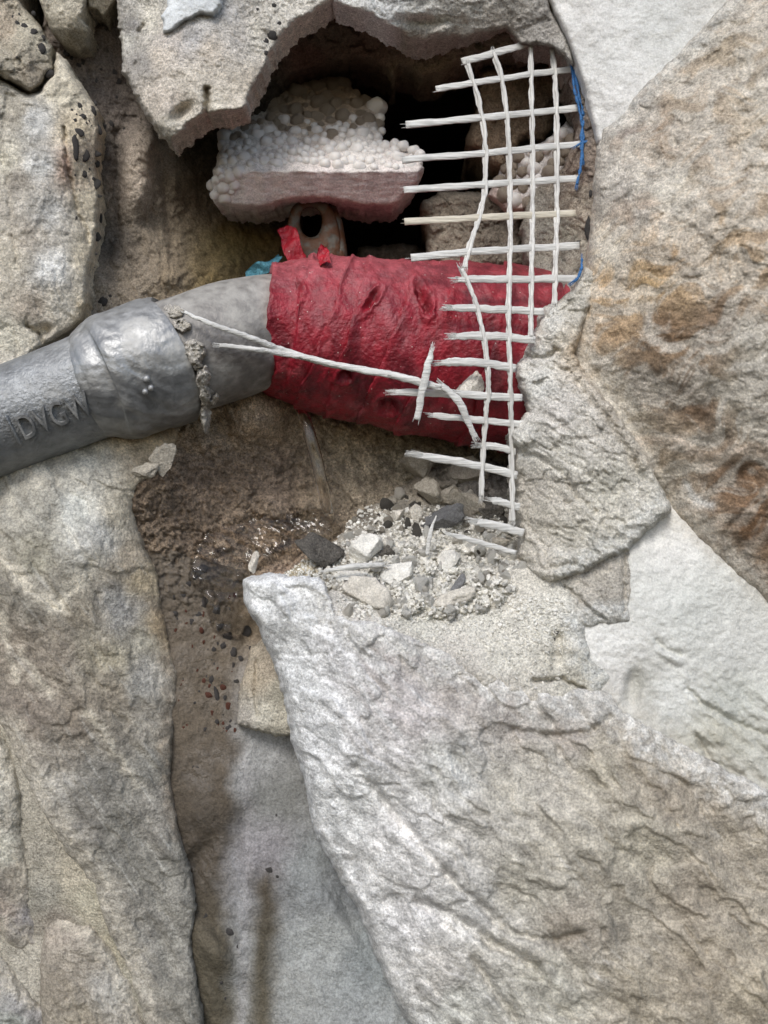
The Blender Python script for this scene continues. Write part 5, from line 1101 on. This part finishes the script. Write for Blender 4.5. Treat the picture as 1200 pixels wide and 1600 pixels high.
twist([(730, 100), (746, 150), (757, 210), (758, 260), (757, 300), (745, 350), (732, 390), (726, 420)], 4.5, 4, seed=60, fr=(5, 4))
twist([(721, 420), (742, 470), (756, 530), (763, 590), (760, 640), (756, 690), (752, 776)], 4.8, 3, seed=64, fr=(4, 6))
twist([(771, 82), (785, 130), (793, 200), (796, 270), (797, 340), (797, 400), (795, 460), (795, 520), (797, 580), (798, 640), (799, 700), (800, 760), (800, 815)], 4.8, 3.2, seed=68)
twist([(829, 74), (830, 130), (831, 180), (832, 250), (832, 330), (831, 400), (830, 460), (829, 530)], 4.6, 3.2, seed=72)
twist([(862, 78), (866, 110), (869, 160), (870, 220), (870, 290), (870, 350), (868, 410), (866, 480)], 4.4, 4, seed=76)
for a in (((893, 104), (898, 140), (904, 165), (909, 190)), ((897, 110), (905, 150), (912, 180)), ((909, 190), (911, 215), (909, 240), (907, 265), (902, 288)), ((915, 180), (908, 215), (911, 250)), ((900, 228), (914, 222), (928, 220)), ((909, 404), (908, 420), (903, 434), (896, 440))):
    strand('blue_thread', [(x, y, md(x, y)-2.0) for x, y in a], [1.6, 2.4, 1.8], net, M_fibb, th=.8, seed=int(a[0][0]), lumps=.5, fray=(2, 3))
# loose strand across the pipe
loose = empty('loose_strand', tuple(at(560, 580, -14)), 'long loose white fibre strand lying across fitting and red tape', 'fibre')
strand('fibre', [(288, 488, -13), (345, 512, -15), (400, 530, -13), (450, 550, -8), (520, 569, -10), (600, 583, -12), (660, 598, -12), (705, 612, -11)], [2.5, 4, 4, 5, 5, 5, 6, 5], loose, th=.7, seed=90, fray=(2, 10), n=18)
strand('fibre', [(343, 539, -14), (400, 546, -13), (445, 553, -9), (490, 561, -10), (560, 578, -12), (640, 592, -12), (690, 604, -12)], [3, 4, 4, 4, 4, 4, 3], loose, th=.7, seed=91, fray=(3, 6), n=18)
strand('fibre', [(690, 602, -12), (715, 625, -12), (730, 655, -11), (743, 684, -10)], [4, 6, 5, 4], loose, th=.5, seed=92, fray=(6, 6), n=14)
sc_ = strand('fibre_scrap', [(674, 549, -13), (664, 590, -14), (651, 656, -13)], [4, 6, 5], None, th=.4, seed=93, fray=(8, 2), n=16)
props(sc_, 'short upright white fibre scrap crossing the loose strand on red tape', 'fibre')
s1 = strand('fibre_splinter', [(682, 806, 2), (672, 835, 0), (668, 868, 0)], [1, 3.5, 3], None, th=.5, seed=94); props(s1, 'thin white splinter standing upright in the rubble', 'fibre')
s2 = strand('fibre_splinter', [(508, 892, -9), (550, 886, -10), (600, 882, -6)], [2, 5, 3], None, th=.5, seed=95, fray=(4, 4)); props(s2, 'white fibre stub lying flat below the dark porous stone', 'fibre')

# plaster lump caught behind the mesh, crumbs on the fitting
chunk('plaster_lump', 737, 606, -5, 32, M_cream, 'crumpled cream plaster lump stuck on the red tape behind the mesh', 'plaster lump', seed=601, asp=(.9, .5, 1.1), sub=4, cuts=4, rough=.34)
def pipe_depth(R_):
    A0, A1 = np.array([225., 577.]), np.array([310., 549.]); ax = (A1-A0)/np.linalg.norm(A1-A0)
    def f(x, y):
        u = (x-A0[0])*ax[0]+(y-A0[1])*ax[1]; o = -(x-A0[0])*ax[1]+(y-A0[1])*ax[0]
        return 3+u*.055-np.sqrt(np.clip(R_**2-o**2, 60, None))*.2
    return f
for i, (poly, lab, lift) in enumerate((
    ([(250, 480), (262, 474), (280, 476), (290, 486), (284, 497), (264, 498)], 'flat grey mortar flake on top of the fitting rim', 2.5),
    ([(266, 500), (286, 496), (299, 504), (298, 514), (286, 520), (272, 514)], 'second mortar flake below the flat one on the fitting rim', 2.5),
    ([(288, 534), (302, 530), (318, 536), (322, 550), (312, 562), (318, 574), (306, 580), (296, 566), (288, 550)], 'rough mortar crumb on the middle of the fitting rim', 3.0),
    ([(308, 578), (322, 570), (328, 585), (324, 602), (330, 620), (324, 636), (314, 634), (312, 612), (306, 596)], 'thin mortar crust down the lower fitting rim', 2.5),
    ([(326, 628), (338, 614), (341, 620), (332, 634)], 'tiny white flake on the dusty pipe end', 1.5),
    ([(312, 636), (322, 634), (324, 660), (320, 682), (314, 660)], 'mortar drip hanging below the fitting rim', 2.0))):
    pd = pipe_depth(96); cr_ = crumble(1.6, 9, 700+i, .8)
    cx = sum(p[0] for p in poly)/len(poly); cy = sum(p[1] for p in poly)/len(poly)
    o = piece('mortar_crumb', poly, [(cx-20, cy, 0), (cx+20, cy, 0), (cx, cy-20, 0), (cx, cy+20, 0)], [(cx, cy, (196, 190, 178)), (cx+12, cy+10, (176, 168, 154)), (cx-10, cy-8, (206, 200, 190))], M_mort, None, step=1.5,
        noise=lambda x, y, pd=pd, cr_=cr_, lift=lift: pd(x, np.minimum(y, 640))-lift*.6+cr_(x, y), edge=(2.0, 4), jag=(3, 8), thick=5, warp=(5, 10), seed=720+i)
    props(o, lab, 'mortar crumb')
chunk('mortar_chip', 252, 722, -2, 30, M_grey, 'pale rounded mortar chip hanging below the fitting', 'mortar crumb', seed=640, asp=(.7, .6, 1.1), ang=25, sub=4, cuts=6)
chunk('mortar_chip', 226, 738, -4, 20, M_grey, 'angular pale mortar chip left of the rounded one', 'mortar crumb', seed=641, asp=(1.2, .6, .7), ang=-30, sub=3, cuts=8)

# ------------------------------------------------------------------ water
m, N, L, b = newmat('water'); M_wat = m
b.inputs['Base Color'].default_value = (.93, .9, .86, 1); b.inputs['Transmission Weight'].default_value = 1; b.inputs['IOR'].default_value = 1.33; b.inputs['Roughness'].default_value = .04
def ws(pts, w, th, seed):
    p = catmull(pts, 14); W = at(p[:, 0], p[:, 1], p[:, 2]); m_ = len(W)
    w = np.interp(np.linspace(0, 1, m_), np.linspace(0, 1, len(w)), w)*P
    return sweep(W, w, w*th, 24, True, lambda A, I: 1+.22*fbm(np.cos(A)*1.5+I*.03, np.sin(A)*1.5+I*.13, 3, seed))
V, F = ws([(462, 630, 26), (474, 650, 22), (484, 680, 20), (495, 720, 20), (504, 760, 20), (512, 796, 22), (517, 816, 29)], [5, 9, 10, 10, 10, 9, 6], .45, 3)
wa = mesh_obj('water_stream', V, F, M_wat, None); props(wa, 'thin stream of clear water falling from under the red tape', 'water', kind='structure')
wa['kind'] = 'structure'

wf = piece('water_film', [(300, 850), (330, 815), (400, 800), (450, 790), (505, 800), (535, 830), (500, 850), (440, 868), (400, 885), (380, 915), (392, 960), (372, 1000), (335, 990), (318, 940), (290, 900)],
    [(330, 870, 12.5), (400, 830, 21), (470, 810, 23), (520, 825, 21), (430, 860, 16), (370, 910, 11.5), (350, 960, 9.5), (365, 1000, 11), (300, 870, 10.5)],
    [(400, 850, (200, 200, 200))], M_wat, None, noise=lambda x, y: -1.3*aniso(x+10*perlin(x/30, y/30, 3), y, 25, 46, 16, 3, 811)-.25*fbm(x/9, y/9, 2, 812), edge=(3, 14), jag=(8, 24), thick=3, seed=91)
props(wf, 'clear water film swirling over the soil into the joint', 'water', kind='structure')
